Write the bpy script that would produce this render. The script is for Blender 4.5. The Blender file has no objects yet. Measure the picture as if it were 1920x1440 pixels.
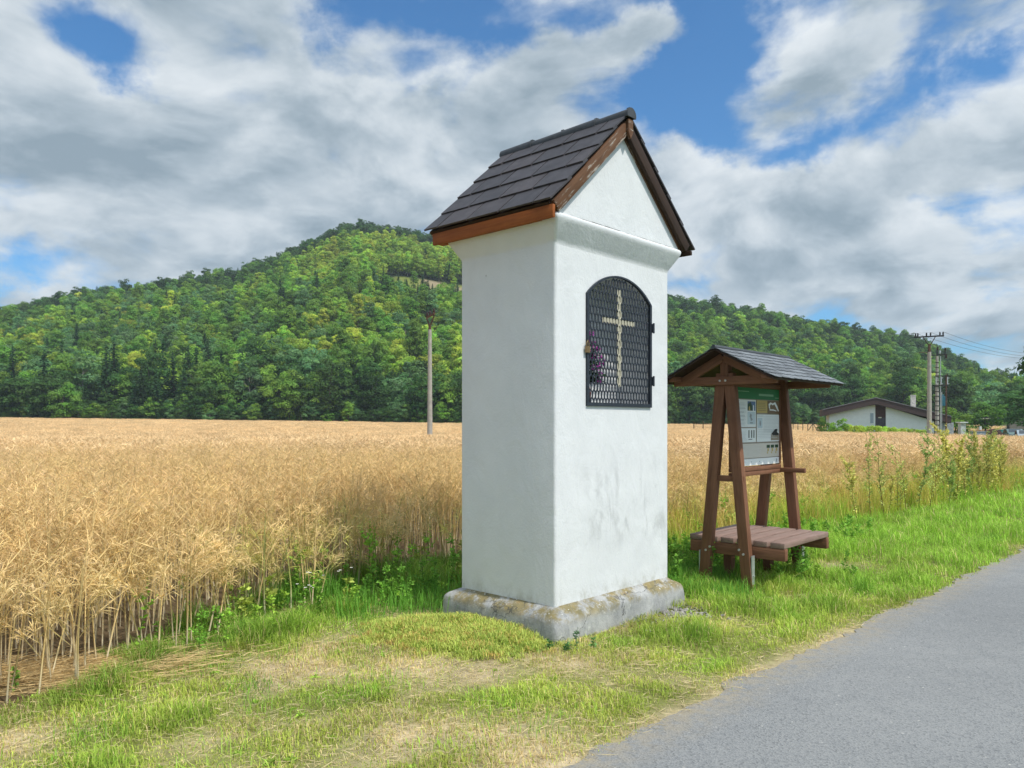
import bpy, bmesh, math, random
import numpy as np
from mathutils import Vector, Matrix, Euler

SC = bpy.context.scene
COL = SC.collection
R = math.radians
F = 1440.0                      # focal length in photo pixels (photo 1920 wide)
EYE = 1.65
HZ = 795.0                      # horizon row of the photo

# ---------------------------------------------------------------- camera
cam = bpy.data.cameras.new("camera")
cam.sensor_width = 36.0
cam.lens = 36.0 * F / 1920.0
cam.shift_y = (HZ - 720.0) / 1920.0
cam.clip_start = 0.05
cam.clip_end = 6000
camo = bpy.data.objects.new("camera", cam)
COL.objects.link(camo)
camo.location = (0, 0, EYE)
camo.rotation_euler = (R(90), 0, 0)
SC.camera = camo

# ---------------------------------------------------------------- light
SUN_EL = R(56)
SUN_AZ = math.atan2(0.765, -0.644)            # clockwise from +Y
SDIR = Vector((math.sin(SUN_AZ) * math.cos(SUN_EL), math.cos(SUN_AZ) * math.cos(SUN_EL), math.sin(SUN_EL)))
sun = bpy.data.lights.new("sun", 'SUN')
sun.energy = 3.45
sun.angle = R(1.2)
sun.color = (1.0, 0.955, 0.87)
suno = bpy.data.objects.new("sun", sun)
COL.objects.link(suno)
suno.rotation_euler = (-SDIR).to_track_quat('-Z', 'Y').to_euler()
suno.location = (20, -15, 40)

SC.view_settings.view_transform = 'Standard'
SC.view_settings.look = 'None'
SC.view_settings.exposure = 0.14
SC.view_settings.gamma = 1.0
SC.view_settings.use_curve_mapping = False
SC.cycles.max_bounces = 6
SC.cycles.diffuse_bounces = 3
SC.cycles.transparent_max_bounces = 6
SC.cycles.use_denoising = True


# ---------------------------------------------------------------- node helper
class NT:
    def __init__(s, tree):
        s.t = tree; s.n = tree.nodes; s.l = tree.links

    def node(s, typ, **kw):
        n = s.n.new(typ)
        for k, v in kw.items():
            setattr(n, k, v)
        return n

    def set(s, sock, v):
        if v is None:
            return
        if hasattr(v, 'bl_idname') or isinstance(v, bpy.types.NodeSocket):
            s.l.new(v, sock)
        else:
            if isinstance(v, (tuple, list)) and len(v) == 3 and sock.type == 'RGBA':
                v = (*v, 1)
            sock.default_value = v

    def math(s, op, a, b=None, c=None, clamp=False):
        n = s.node('ShaderNodeMath', operation=op, use_clamp=clamp)
        for i, v in enumerate((a, b, c)):
            s.set(n.inputs[i], v) if v is not None else None
        return n.outputs[0]

    def vmath(s, op, a, b=None, out=0):
        n = s.node('ShaderNodeVectorMath', operation=op)
        s.set(n.inputs[0], a)
        if b is not None:
            s.set(n.inputs[1], b)
        return n.outputs[out]

    def noise(s, vec, scale, detail=4, rough=0.55, dist=0.0, col=False, lac=2.0):
        n = s.node('ShaderNodeTexNoise')
        if vec is not None:
            s.l.new(vec, n.inputs['Vector'])
        n.inputs['Scale'].default_value = scale
        n.inputs['Detail'].default_value = detail
        n.inputs['Roughness'].default_value = rough
        n.inputs['Lacunarity'].default_value = lac
        n.inputs['Distortion'].default_value = dist
        return n.outputs[1 if col else 0]

    def ramp(s, fac, stops, interp='LINEAR'):
        n = s.node('ShaderNodeValToRGB')
        cr = n.color_ramp
        cr.interpolation = interp
        while len(cr.elements) < len(stops):
            cr.elements.new(0.5)
        for e, (p, c) in zip(cr.elements, stops):
            e.position = p
            e.color = (c, c, c, 1) if isinstance(c, (int, float)) else (*c[:3], 1)
        s.set(n.inputs[0], fac)
        return n.outputs[0]

    def mix(s, fac, a, b, blend='MIX'):
        n = s.node('ShaderNodeMix', data_type='RGBA', blend_type=blend)
        s.set(n.inputs[0], fac); s.set(n.inputs[6], a); s.set(n.inputs[7], b)
        return n.outputs[2]

    def smooth(s, x, lo, hi, a=0.0, b=1.0):
        n = s.node('ShaderNodeMapRange', interpolation_type='SMOOTHSTEP')
        s.set(n.inputs[0], x)
        for i, v in enumerate((lo, hi, a, b)):
            s.set(n.inputs[1 + i], v)
        return n.outputs[0]

    def mapping(s, vec, scale=(1, 1, 1), loc=(0, 0, 0), rot=(0, 0, 0)):
        n = s.node('ShaderNodeMapping')
        s.l.new(vec, n.inputs[0])
        n.inputs['Scale'].default_value = scale
        n.inputs['Location'].default_value = loc
        n.inputs['Rotation'].default_value = rot
        return n.outputs[0]


# ---------------------------------------------------------------- world: clear sky + broken cloud
def build_world():
    w = bpy.data.worlds.new("World")
    SC.world = w
    w.use_nodes = True
    N = NT(w.node_tree)
    N.n.clear()
    out = N.node('ShaderNodeOutputWorld')
    bg = N.node('ShaderNodeBackground')
    N.l.new(bg.outputs[0], out.inputs[0])
    bg.inputs[1].default_value = 0.1
    sky = N.node('ShaderNodeTexSky', sky_type='NISHITA')
    sky.sun_disc = False
    sky.sun_elevation = SUN_EL
    sky.sun_rotation = SUN_AZ
    sky.altitude = 300
    sky.air_density = 1.0
    sky.dust_density = 0.6
    sky.ozone_density = 2.5
    d = N.node('ShaderNodeTexCoord').outputs['Generated']
    sep = N.node('ShaderNodeSeparateXYZ'); N.l.new(d, sep.inputs[0])
    z = sep.outputs[2]
    zz = N.math('MAXIMUM', z, 0.0)
    den = N.math('ADD', zz, 0.36)
    cx = N.math('DIVIDE', sep.outputs[0], den)
    cy = N.math('DIVIDE', sep.outputs[1], den)
    cmb = N.node('ShaderNodeCombineXYZ')
    N.l.new(cx, cmb.inputs[0]); N.l.new(cy, cmb.inputs[1])
    P = cmb.outputs[0]
    P = N.mapping(P, rot=(0, 0, R(25)))
    # domain warp
    wv = N.noise(P, 1.1, 3, 0.5, col=True)
    wv = N.vmath('SUBTRACT', wv, (0.5, 0.5, 0.5))
    wsc = N.node('ShaderNodeVectorMath', operation='SCALE'); N.l.new(wv, wsc.inputs[0]); wsc.inputs['Scale'].default_value = 0.45
    PW = N.vmath('ADD', P, wsc.outputs[0])
    n1 = N.noise(PW, 4.0, 9, 0.53)
    n2 = N.noise(N.mapping(PW, loc=(3.1, 1.7, 0.4)), 6.0, 8, 0.55)
    # ragged outlines: the direction itself is warped before the openings are looked up
    dw = N.vmath('SUBTRACT', N.noise(d, 5.5, 7, 0.62, col=True), (0.5, 0.5, 0.5))
    dws = N.node('ShaderNodeVectorMath', operation='SCALE'); N.l.new(dw, dws.inputs[0]); dws.inputs['Scale'].default_value = 0.17
    dq = N.vmath('ADD', d, dws.outputs[0])
    # blobs that open (negative) or fill (positive) the cloud cover, as directions in the sky
    blobs = [(190, 110, 75, 65, -.31), (235, 165, 65, 40, -.26), (140, 60, 50, 45, -.15),
             (690, 15, 130, 55, -.30), (610, 90, 60, 40, -.10), (735, 145, 90, 28, -.20),
             (850, 85, 70, 70, -.16), (950, 25, 170, 60, -.22), (1150, 45, 230, 55, -.30), (1290, 150, 110, 80, -.30),
             (1330, 40, 80, 80, -.22), (1250, 225, 100, 45, -.18), (1400, 250, 120, 60, -.30), (1550, 275, 100, 45, -.32),
             (1760, 140, 120, 45, -.34), (1760, 385, 90, 28, -.30), (1430, 440, 60, 30, -.10), (1480, 185, 60, 40, -.2), (20, 520, 150, 40, -.2),
             (20, 540, 130, 26, -.22), (560, 15, 60, 25, -.2),
             (1225, 95, 80, 45, .60), (1470, 235, 75, 38, .24), (1330, 330, 110, 50, .22), (400, 300, 420, 200, .22), (80, 180, 120, 120, .12), (1010, 150, 160, 90, .22),
             (1500, 120, 120, 90, .18), (1800, 220, 160, 90, .12), (1650, 480, 350, 110, .16), (1550, 350, 200, 70, .12),
             (1880, 40, 130, 60, .1), (1330, 300, 70, 60, .10), (620, 180, 140, 110, .10), (1300, 480, 200, 90, .16)]
    bias = None
    for (px, py, sx, sy, a) in blobs:
        v = Vector(((px - 960) / F, 1, (HZ - py) / F)); l = v.length; v.normalize()
        q = N.vmath('SUBTRACT', dq, tuple(v))
        q = N.vmath('MULTIPLY', q, (F * l / sx, F * l / (0.5 * (sx + sy)), F * l / sy))
        r2 = N.vmath('DOT_PRODUCT', q, q, out=1)
        g = N.math('MULTIPLY', r2, -0.7)
        g = N.math('EXPONENT', g)
        g = N.math('MULTIPLY', g, a)
        bias = g if bias is None else N.math('ADD', bias, g)
    dens = N.math('ADD', N.math('MULTIPLY', n1, 1.25), bias)
    dens = N.math('ADD', dens, N.math('MULTIPLY', N.math('SUBTRACT', n2, 0.5), N.smooth(sep.outputs[0], -0.1, 0.35, 0.50, 0.85)))
    cover = N.smooth(dens, 0.37, 0.72)
    # self shading: thick parts grey underneath, edges and tops white; offset sample toward the sun
    offs = Vector((SDIR.x, SDIR.y, 0)).normalized() * 0.075
    PS = N.vmath('ADD', PW, (offs.x, offs.y, 0))
    n1s = N.noise(PS, 4.0, 8, 0.52)
    lit = N.math('SUBTRACT', n1, n1s)
    lit = N.smooth(lit, -0.16, 0.16)
    n3 = N.noise(N.mapping(PW, loc=(7.3, 2.2, 0)), 3.4, 8, 0.58)
    thick = N.smooth(dens, 0.60, 1.15)
    sh = N.math('ADD', N.math('MULTIPLY', lit, 0.55), N.math('MULTIPLY', N.smooth(n3, 0.34, 0.66), 0.58))
    sh = N.math('SUBTRACT', sh, N.math('MULTIPLY', thick, 0.28))
    # far cloud greys toward the horizon on the left
    gl = None
    for (px, py, sx, sy, a) in [(120, 400, 260, 100, .12), (480, 380, 220, 60, .08), (60, 90, 120, 60, .10), (1800, 600, 300, 90, .16), (1350, 520, 200, 50, .1)]:
        v = Vector(((px - 960) / F, 1, (HZ - py) / F)); l = v.length; v.normalize()
        q = N.vmath('MULTIPLY', N.vmath('SUBTRACT', dq, tuple(v)), (F * l / sx, F * l / (0.5 * (sx + sy)), F * l / sy))
        g = N.math('MULTIPLY', N.math('EXPONENT', N.math('MULTIPLY', N.vmath('DOT_PRODUCT', q, q, out=1), -0.7)), a)
        gl = g if gl is None else N.math('ADD', gl, g)
    sh = N.math('SUBTRACT', sh, gl)
    ccol = N.ramp(sh, [(0.0, (0.30, 0.385, 0.45)), (0.3, (0.455, 0.54, 0.605)), (0.62, (0.66, 0.73, 0.78)), (1.0, (0.87, 0.92, 0.95))])
    # cloud is brighter the closer it stands to the sun (forward scattering)
    sd = N.vmath('DOT_PRODUCT', d, tuple(SDIR), out=1)
    gain = N.math('ADD', 8.9, N.math('MULTIPLY', N.math('POWER', N.math('MAXIMUM', sd, 0.0), 3.0), 11.0))
    gn = N.node('ShaderNodeVectorMath', operation='SCALE'); N.l.new(ccol, gn.inputs[0]); N.l.new(gain, gn.inputs['Scale'])
    c10 = gn.outputs[0]
    blue = N.mix(1.0, sky.outputs[0], (0.47, 1.06, 1.42), 'MULTIPLY')
    col = N.mix(N.math('MULTIPLY', cover, 0.97), blue, c10)
    N.l.new(col, bg.inputs[0])
    w.cycles.sampling_method = 'MANUAL'
    w.cycles.sample_map_resolution = 512


build_world()

# ================================================================ helpers
rng = np.random.default_rng(7)


def tag(o, label=None, cat=None, group=None, kind=None):
    if label: o['label'] = label
    if cat: o['category'] = cat
    if group: o['group'] = group
    if kind: o['kind'] = kind
    return o


def thing(name, loc, rz, label, cat, group=None):
    o = bpy.data.objects.new(name, None)
    o.empty_display_size = 0.2
    COL.objects.link(o)
    o.location = loc
    o.rotation_euler = (0, 0, rz)
    return tag(o, label, cat, group)


def link(name, me, parent=None):
    o = bpy.data.objects.new(name, me)
    COL.objects.link(o)
    if parent: o.parent = parent
    return o


class MB:
    """collects faces, then becomes ONE mesh object"""
    def __init__(s):
        s.v = []; s.f = []; s.m = []; s.c = []

    def add(s, verts, faces, m=0, c=None):
        o = len(s.v)
        s.v += [tuple(p) for p in verts]
        for f in faces:
            s.f.append([i + o for i in f]); s.m.append(m)
        s.c += [c if c else (1, 1, 1)] * len(verts)
        return s

    def box(s, c, size, m=0, rot=None, col=None):
        x, y, z = (k / 2 for k in size)
        P = [Vector((a * x, b * y, e * z)) for e in (-1, 1) for (a, b) in ((-1, -1), (1, -1), (1, 1), (-1, 1))]
        if rot is not None: P = [rot @ p for p in P]
        P = [p + Vector(c) for p in P]
        return s.add(P, [(3, 2, 1, 0), (4, 5, 6, 7), (0, 1, 5, 4), (1, 2, 6, 5), (2, 3, 7, 6), (3, 0, 4, 7)], m, col)

    def bar(s, p0, p1, w, h, m=0, up=(0, 0, 1), col=None):
        p0 = Vector(p0); p1 = Vector(p1); d = p1 - p0; L = d.length; d.normalize()
        up = Vector(up)
        if abs(d.dot(up)) > 0.98: up = Vector((0, 1, 0))
        y = up.cross(d).normalized(); z = d.cross(y)
        M = Matrix((d, y, z)).transposed()
        return s.box((p0 + p1) / 2, (L, w, h), m, M, col)

    def tube(s, pts, rad, n=8, m=0, cap=True, col=None):
        pts = [Vector(p) for p in pts]
        if not isinstance(rad, (list, tuple)): rad = [rad] * len(pts)
        V = []; Fc = []
        for i, p in enumerate(pts):
            d = (pts[min(i + 1, len(pts) - 1)] - pts[max(i - 1, 0)]).normalized()
            a = Vector((1, 0, 0)) if abs(d.x) < 0.8 else Vector((0, 1, 0))
            x = d.cross(a).normalized(); y = d.cross(x)
            for k in range(n):
                t = 2 * math.pi * k / n
                V.append(p + (x * math.cos(t) + y * math.sin(t)) * rad[i])
        for i in range(len(pts) - 1):
            for k in range(n):
                Fc.append((i * n + k, i * n + (k + 1) % n, (i + 1) * n + (k + 1) % n, (i + 1) * n + k))
        if cap:
            Fc.append(tuple(range(n)))
            Fc.append(tuple((len(pts) - 1) * n + k for k in reversed(range(n))))
        return s.add(V, Fc, m, col)

    def prism(s, poly, y0, y1, m=0, plane='xz', col=None):
        """extrude polygon (a,b) along the remaining axis"""
        def mk(a, b, t):
            return {'xz': (a, t, b), 'yz': (t, a, b), 'xy': (a, b, t)}[plane]
        n = len(poly)
        V = [mk(a, b, y0) for a, b in poly] + [mk(a, b, y1) for a, b in poly]
        Fc = [tuple(range(n)), tuple(n + k for k in reversed(range(n)))]
        Fc += [(k, (k + 1) % n, n + (k + 1) % n, n + k) for k in range(n)]
        return s.add(V, Fc, m, col)

    def build(s, name, mats, parent=None, smooth=False, bevel=0, seg=2, wear=0.0):
        me = bpy.data.meshes.new(name)
        me.from_pydata(s.v, [], s.f)
        mats = mats if isinstance(mats, (list, tuple)) else [mats]
        for m in mats: me.materials.append(m)
        me.polygons.foreach_set('material_index', s.m)
        ca = me.color_attributes.new('Col', 'FLOAT_COLOR', 'POINT')
        ca.data.foreach_set('color', np.c_[np.array(s.c, dtype=float), np.ones(len(s.c))].ravel())
        bm = bmesh.new(); bm.from_mesh(me)
        bmesh.ops.recalc_face_normals(bm, faces=bm.faces)
        if bevel:
            ed = [e for e in bm.edges if len(e.link_faces) == 2 and e.calc_face_angle(0) > R(25)]
            bmesh.ops.bevel(bm, geom=ed, offset=bevel, segments=seg, affect='EDGES', profile=0.5, clamp_overlap=True)
        bm.to_mesh(me); bm.free()
        if smooth:
            me.polygons.foreach_set('use_smooth', [True] * len(me.polygons))
            try: me.set_sharp_from_angle(angle=R(40))
            except Exception: pass
        me.update()
        return link(name, me, parent)


def fastmesh(name, V, T, col, mat, parent=None, do_link=True, smooth=False):
    """triangle soup from numpy arrays, with a colour per vertex"""
    me = bpy.data.meshes.new(name)
    V = np.asarray(V, dtype=np.float32); T = np.asarray(T, dtype=np.int32)
    me.vertices.add(len(V)); me.vertices.foreach_set('co', V.ravel())
    me.loops.add(T.size); me.loops.foreach_set('vertex_index', T.ravel())
    me.polygons.add(len(T))
    k = T.shape[1]
    me.polygons.foreach_set('loop_start', np.arange(0, T.size, k, dtype=np.int32))
    if col is not None:
        ca = me.color_attributes.new('Col', 'FLOAT_COLOR', 'POINT')
        ca.data.foreach_set('color', np.c_[np.asarray(col, dtype=np.float32), np.ones(len(V), dtype=np.float32)].ravel())
    me.materials.append(mat)
    me.update(calc_edges=True)
    if smooth: me.polygons.foreach_set('use_smooth', np.ones(len(T), dtype=bool))
    o = bpy.data.objects.new(name, me)
    if do_link: COL.objects.link(o)
    if parent: o.parent = parent
    return o


def beam(name, p0, p1, w, h, mat, parent, up=(0, 0, 1), bevel=0.006):
    """a timber: its own mesh with local X along the length so the grain follows"""
    p0 = Vector(p0); p1 = Vector(p1); d = p1 - p0; L = d.length; d.normalize()
    up = Vector(up)
    y = up.cross(d).normalized(); z = d.cross(y)
    b = MB().box((0, 0, 0), (L, w, h))
    o = b.build(name, mat, parent, bevel=bevel, smooth=True)
    M = Matrix((d, y, z)).transposed().to_4x4(); M.translation = (p0 + p1) / 2
    o.matrix_local = M
    return o


# value noise
_LAT = rng.random((256, 256))


def vnoise(x, y):
    x = np.asarray(x, float); y = np.asarray(y, float)
    xi = np.floor(x).astype(int); yi = np.floor(y).astype(int)
    fx = x - xi; fy = y - yi
    fx = fx * fx * (3 - 2 * fx); fy = fy * fy * (3 - 2 * fy)
    g = lambda a, b: _LAT[a & 255, b & 255]
    return (g(xi, yi) * (1 - fx) + g(xi + 1, yi) * fx) * (1 - fy) + (g(xi, yi + 1) * (1 - fx) + g(xi + 1, yi + 1) * fx) * fy


def fbm(x, y, o=4):
    s = 0; a = 0.5; t = 0
    for i in range(o):
        s = s + a * vnoise(x * 2 ** i + 17.3 * i, y * 2 ** i + 5.1 * i); t += a; a *= 0.5
    return s / t


def sstep(x, a, b):
    t = np.clip((np.asarray(x, float) - a) / (b - a), 0, 1)
    return t * t * (3 - 2 * t)


# ================================================================ materials
MATS = {}


def pmat(name, col=(0.5, 0.5, 0.5), rough=0.8, metal=0.0, spec=0.3):
    m = bpy.data.materials.new(name); m.use_nodes = True
    N = NT(m.node_tree)
    b = N.n['Principled BSDF']
    b.inputs['Base Color'].default_value = (*col, 1)
    b.inputs['Roughness'].default_value = rough
    b.inputs['Metallic'].default_value = metal
    b.inputs['Specular IOR Level'].default_value = spec
    MATS[name] = m
    return m, N, b


def objco(N):
    return N.node('ShaderNodeTexCoord').outputs['Object']


def bump(N, b, h, strength=0.3, dist=0.01):
    n = N.node('ShaderNodeBump')
    n.inputs['Strength'].default_value = strength
    n.inputs['Distance'].default_value = dist
    N.l.new(h, n.inputs['Height'])
    N.l.new(n.outputs[0], b.inputs['Normal'])


def wood(name, dark, light, gap=0.5, weather=None, rough=0.7, scale=1.0):
    m, N, b = pmat(name, rough=rough)
    co = objco(N)
    st = N.mapping(co, scale=(1.2 * scale, 16 * scale, 16 * scale))
    g = N.noise(st, 2.0, 6, 0.6, 0.6)
    fine = N.noise(N.mapping(co, scale=(6, 120, 120)), 1.0, 3, 0.6)
    big = N.noise(co, 2.2, 4, 0.6)
    f = N.math('ADD', N.math('MULTIPLY', g, 0.6), N.math('MULTIPLY', fine, 0.4))
    c = N.ramp(f, [(0.3, dark), (0.72, light)])
    c = N.mix(N.smooth(big, 0.45, 0.75, 0.0, 0.45), c, tuple(k * 0.55 for k in dark))
    if weather:
        wn = N.noise(N.mapping(co, scale=(3, 22, 22)), 1.6, 7, 0.7)
        c = N.mix(N.smooth(wn, weather[1], weather[1] + 0.1), c, weather[0])
    N.l.new(c, b.inputs['Base Color'])
    bump(N, b, f, 0.35, 0.004)
    return m


def simple(name, col, rough=0.7, metal=0.0, var=0.25, scale=6.0, bmp=0.0, spec=0.3):
    m, N, b = pmat(name, col, rough, metal, spec)
    co = objco(N)
    n = N.noise(co, scale, 6, 0.6)
    c = N.ramp(n, [(0.3, tuple(k * (1 - var) for k in col)), (0.7, tuple(min(1, k * (1 + var)) for k in col))])
    N.l.new(c, b.inputs['Base Color'])
    if bmp: bump(N, b, n, bmp, 0.01)
    return m


def colmat(name, rough=0.75, trans=0.0, var=0.2, sat=None, spec=0.15, backn=False):
    """base colour from the mesh's own colour attribute, with a little per-object variation"""
    m, N, b = pmat(name, rough=rough, spec=spec)
    a = N.node('ShaderNodeAttribute', attribute_name='Col').outputs['Color']
    oi = N.node('ShaderNodeObjectInfo').outputs['Random']
    f = N.math('ADD', N.math('MULTIPLY', oi, 2 * var), 1 - var)
    vm = N.node('ShaderNodeVectorMath', operation='SCALE'); N.l.new(a, vm.inputs[0]); N.l.new(f, vm.inputs['Scale'])
    c = vm.outputs[0]
    N.l.new(c, b.inputs['Base Color'])
    if trans:
        t = N.node('ShaderNodeBsdfTranslucent'); N.l.new(c, t.inputs[0])
        mx = N.node('ShaderNodeMixShader'); mx.inputs[0].default_value = trans
        N.l.new(b.outputs[0], mx.inputs[1]); N.l.new(t.outputs[0], mx.inputs[2])
        N.l.new(mx.outputs[0], N.n['Material Output'].inputs[0])
    return m


def mat_plaster():
    m, N, b = pmat('white_plaster', rough=0.9, spec=0.2)
    co = objco(N)
    sep = N.node('ShaderNodeSeparateXYZ'); N.l.new(co, sep.inputs[0])
    x, y, z = sep.outputs
    c = N.ramp(N.noise(co, 2.3, 5, 0.6), [(0.3, (0.655, 0.668, 0.682)), (0.7, (0.72, 0.733, 0.745))])
    # drip stains low on the front: vertical smears with their own shape
    sv = N.mapping(co, scale=(5.2, 5.2, 2.0), loc=(0.6, 0, 0.35))
    sn = N.noise(sv, 1.0, 7, 0.66, 0.6)
    msk = N.math('MULTIPLY', N.smooth(z, 0.50, 0.80), N.smooth(z, 1.50, 1.05))
    msk = N.math('MULTIPLY', msk, N.smooth(x, 0.15, 0.6))
    msk = N.math('MULTIPLY', msk, N.smooth(y, 0.10, 0.02))
    st = N.math('MULTIPLY', N.smooth(sn, 0.48, 0.68), msk)
    c = N.mix(N.math('MULTIPLY', st, 0.55), c, (0.38, 0.39, 0.39))
    # a few darker runs
    s2 = N.noise(N.mapping(co, scale=(22, 22, 1.7), loc=(3, 1, 0)), 1.0, 3, 0.5)
    r2 = N.math('MULTIPLY', N.smooth(s2, 0.66, 0.74), msk)
    c = N.mix(N.math('MULTIPLY', r2, 0.5), c, (0.25, 0.26, 0.26))
    # splash dirt just above the plinth, broken by noise
    dn = N.noise(N.mapping(co, scale=(6, 6, 4)), 1.5, 8, 0.7)
    low = N.smooth(z, 0.40, 0.24)
    c = N.mix(N.math('MULTIPLY', low, N.smooth(dn, 0.40, 0.72)), c, (0.46, 0.46, 0.42))
    # faint long weather marks
    wn = N.noise(N.mapping(co, scale=(3.5, 3.5, 0.5)), 1.0, 5, 0.65)
    c = N.mix(N.smooth(wn, 0.5, 0.8, 0, 0.18), c, (0.55, 0.57, 0.57))
    # dark flecks
    vo = N.node('ShaderNodeTexVoronoi'); N.l.new(co, vo.inputs['Vector']); vo.inputs['Scale'].default_value = 4.0
    c = N.mix(N.smooth(vo.outputs['Distance'], 0.034, 0.022, 0, 0.6), c, (0.2, 0.2, 0.2))
    N.l.new(c, b.inputs['Base Color'])
    h = N.math('ADD', N.math('MULTIPLY', N.noise(N.mapping(co, scale=(1, 1, .6)), 4.5, 4, 0.55, .5), 1.0), N.math('MULTIPLY', N.noise(co, 60, 4, 0.65), 0.16))
    bump(N, b, h, 0.5, 0.028)
    return m


def mat_plinth():
    m, N, b = pmat('plinth_concrete', rough=0.95, spec=0.2)
    co = objco(N)
    sep = N.node('ShaderNodeSeparateXYZ'); N.l.new(co, sep.inputs[0])
    z = sep.outputs[2]
    c = N.ramp(N.noise(co, 6, 6, 0.65), [(0.3, (0.26, 0.265, 0.265)), (0.68, (0.46, 0.46, 0.45))])
    stv = N.noise(N.mapping(co, scale=(14, 14, 2.5)), 1.0, 5, 0.65)
    c = N.mix(N.smooth(stv, 0.50, 0.70, 0, 0.5), c, (0.17, 0.18, 0.185))
    pale = N.noise(N.mapping(co, loc=(4, 2, 1)), 9, 6, 0.7)
    c = N.mix(N.smooth(pale, 0.56, 0.70, 0, 0.75), c, (0.58, 0.58, 0.55))
    ln = N.noise(co, 5, 7, 0.72)
    lm = N.math('MULTIPLY', N.smooth(ln, 0.40, 0.55), N.smooth(z, 0.11, 0.20))
    lc = N.ramp(N.noise(co, 13, 4, 0.6), [(0.35, (0.16, 0.135, 0.05)), (0.6, (0.26, 0.20, 0.065)), (0.75, (0.27, 0.14, 0.025))])
    c = N.mix(N.math('MULTIPLY', lm, 0.85), c, lc)
    wl = N.noise(N.mapping(co, loc=(1, 7, 2)), 38, 5, 0.7)
    c = N.mix(N.math('MULTIPLY', N.smooth(wl, 0.60, 0.68), N.smooth(z, 0.10, 0.2)), c, (0.62, 0.61, 0.57))
    # cracks
    vo = N.node('ShaderNodeTexVoronoi', feature='DISTANCE_TO_EDGE'); vo.inputs['Scale'].default_value = 2.1
    wob = N.vmath('ADD', co, N.vmath('MULTIPLY', N.noise(co, 7, 4, 0.6, col=True), (0.22, 0.22, 0.22)))
    N.l.new(wob, vo.inputs['Vector'])
    ck = N.smooth(vo.outputs['Distance'], 0.012, 0.003)
    ck = N.math('MULTIPLY', ck, N.smooth(N.noise(co, 1.7, 2), 0.5, 0.56))
    c = N.mix(N.math('MULTIPLY', ck, 0.75), c, (0.08, 0.08, 0.08))
    N.l.new(c, b.inputs['Base Color'])
    h = N.math('ADD', N.noise(co, 8, 6, 0.65), N.math('MULTIPLY', N.noise(co, 60, 4, 0.7), 0.3))
    bump(N, b, h, 0.6, 0.02)
    return m


def mat_road():
    m, N, b = pmat('asphalt', rough=0.92, spec=0.25)
    co = objco(N)
    big = N.noise(co, 0.55, 5, 0.6)
    mid = N.noise(co, 4.5, 5, 0.65)
    c = N.ramp(big, [(0.3, (0.195, 0.203, 0.207)), (0.7, (0.262, 0.268, 0.268))])
    c = N.mix(N.smooth(mid, 0.35, 0.7, 0, 0.35), c, (0.18, 0.19, 0.198))
    vo = N.node('ShaderNodeTexVoronoi'); vo.inputs['Scale'].default_value = 110; N.l.new(co, vo.inputs['Vector'])
    gr = N.node('ShaderNodeSeparateColor'); N.l.new(vo.outputs['Color'], gr.inputs[0])
    g = gr.outputs[0]
    c = N.mix(N.smooth(g, 0.3, 1.0, 0, 0.4), c, (0.33, 0.33, 0.32))
    c = N.mix(N.smooth(g, 0.26, 0.0, 0, 0.45), c, (0.09, 0.095, 0.10))
    v2 = N.node('ShaderNodeTexVoronoi'); v2.inputs['Scale'].default_value = 9; N.l.new(co, v2.inputs['Vector'])
    c = N.mix(N.smooth(v2.outputs['Distance'], 0.07, 0.05, 0, 0.7), c, (0.5, 0.49, 0.45))
    # dusty, sandy rim beside the grass comes from a vertex colour (distance from the edge is real dirt)
    a = N.node('ShaderNodeAttribute', attribute_name='Col').outputs['Color']
    ss = N.node('ShaderNodeSeparateColor'); N.l.new(a, ss.inputs[0])
    rim = N.math('MULTIPLY', ss.outputs[0], N.smooth(N.noise(co, 12, 5, 0.7), 0.3, 0.65))
    c = N.mix(N.math('MULTIPLY', rim, 0.75), c, (0.36, 0.30, 0.20))
    N.l.new(c, b.inputs['Base Color'])
    bump(N, b, N.math('ADD', vo.outputs['Distance'], N.math('MULTIPLY', mid, 0.6)), 0.5, 0.006)
    return m


def mat_ground():
    m, N, b = pmat('ground_earth', rough=0.95, spec=0.1)
    a = N.node('ShaderNodeAttribute', attribute_name='Col').outputs['Color']
    co = objco(N)
    n = N.noise(co, 9, 8, 0.7)
    n2 = N.noise(co, 1.6, 4, 0.6)
    c = N.mix(1.0, a, N.ramp(n, [(0.25, 0.55), (0.75, 1.35)]), 'MULTIPLY')
    c = N.mix(1.0, c, N.ramp(n2, [(0.3, 0.8), (0.7, 1.15)]), 'MULTIPLY')
    N.l.new(c, b.inputs['Base Color'])
    bump(N, b, n, 0.6, 0.03)
    return m


def mat_slate():
    m, N, b = pmat('slate_tile', rough=0.55, spec=0.4)
    a = N.node('ShaderNodeAttribute', attribute_name='Col').outputs['Color']
    co = objco(N)
    n = N.noise(co, 9, 6, 0.65)
    c = N.mix(1.0, a, N.ramp(n, [(0.3, 0.7), (0.7, 1.3)]), 'MULTIPLY')
    sp = N.noise(N.mapping(co, loc=(2, 5, 1)), 26, 4, 0.7)
    c = N.mix(N.smooth(sp, 0.66, 0.74, 0, 0.5), c, (0.22, 0.22, 0.21))
    N.l.new(c, b.inputs['Base Color'])
    bump(N, b, N.noise(co, 40, 5, 0.6), 0.25, 0.004)
    return m


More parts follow.
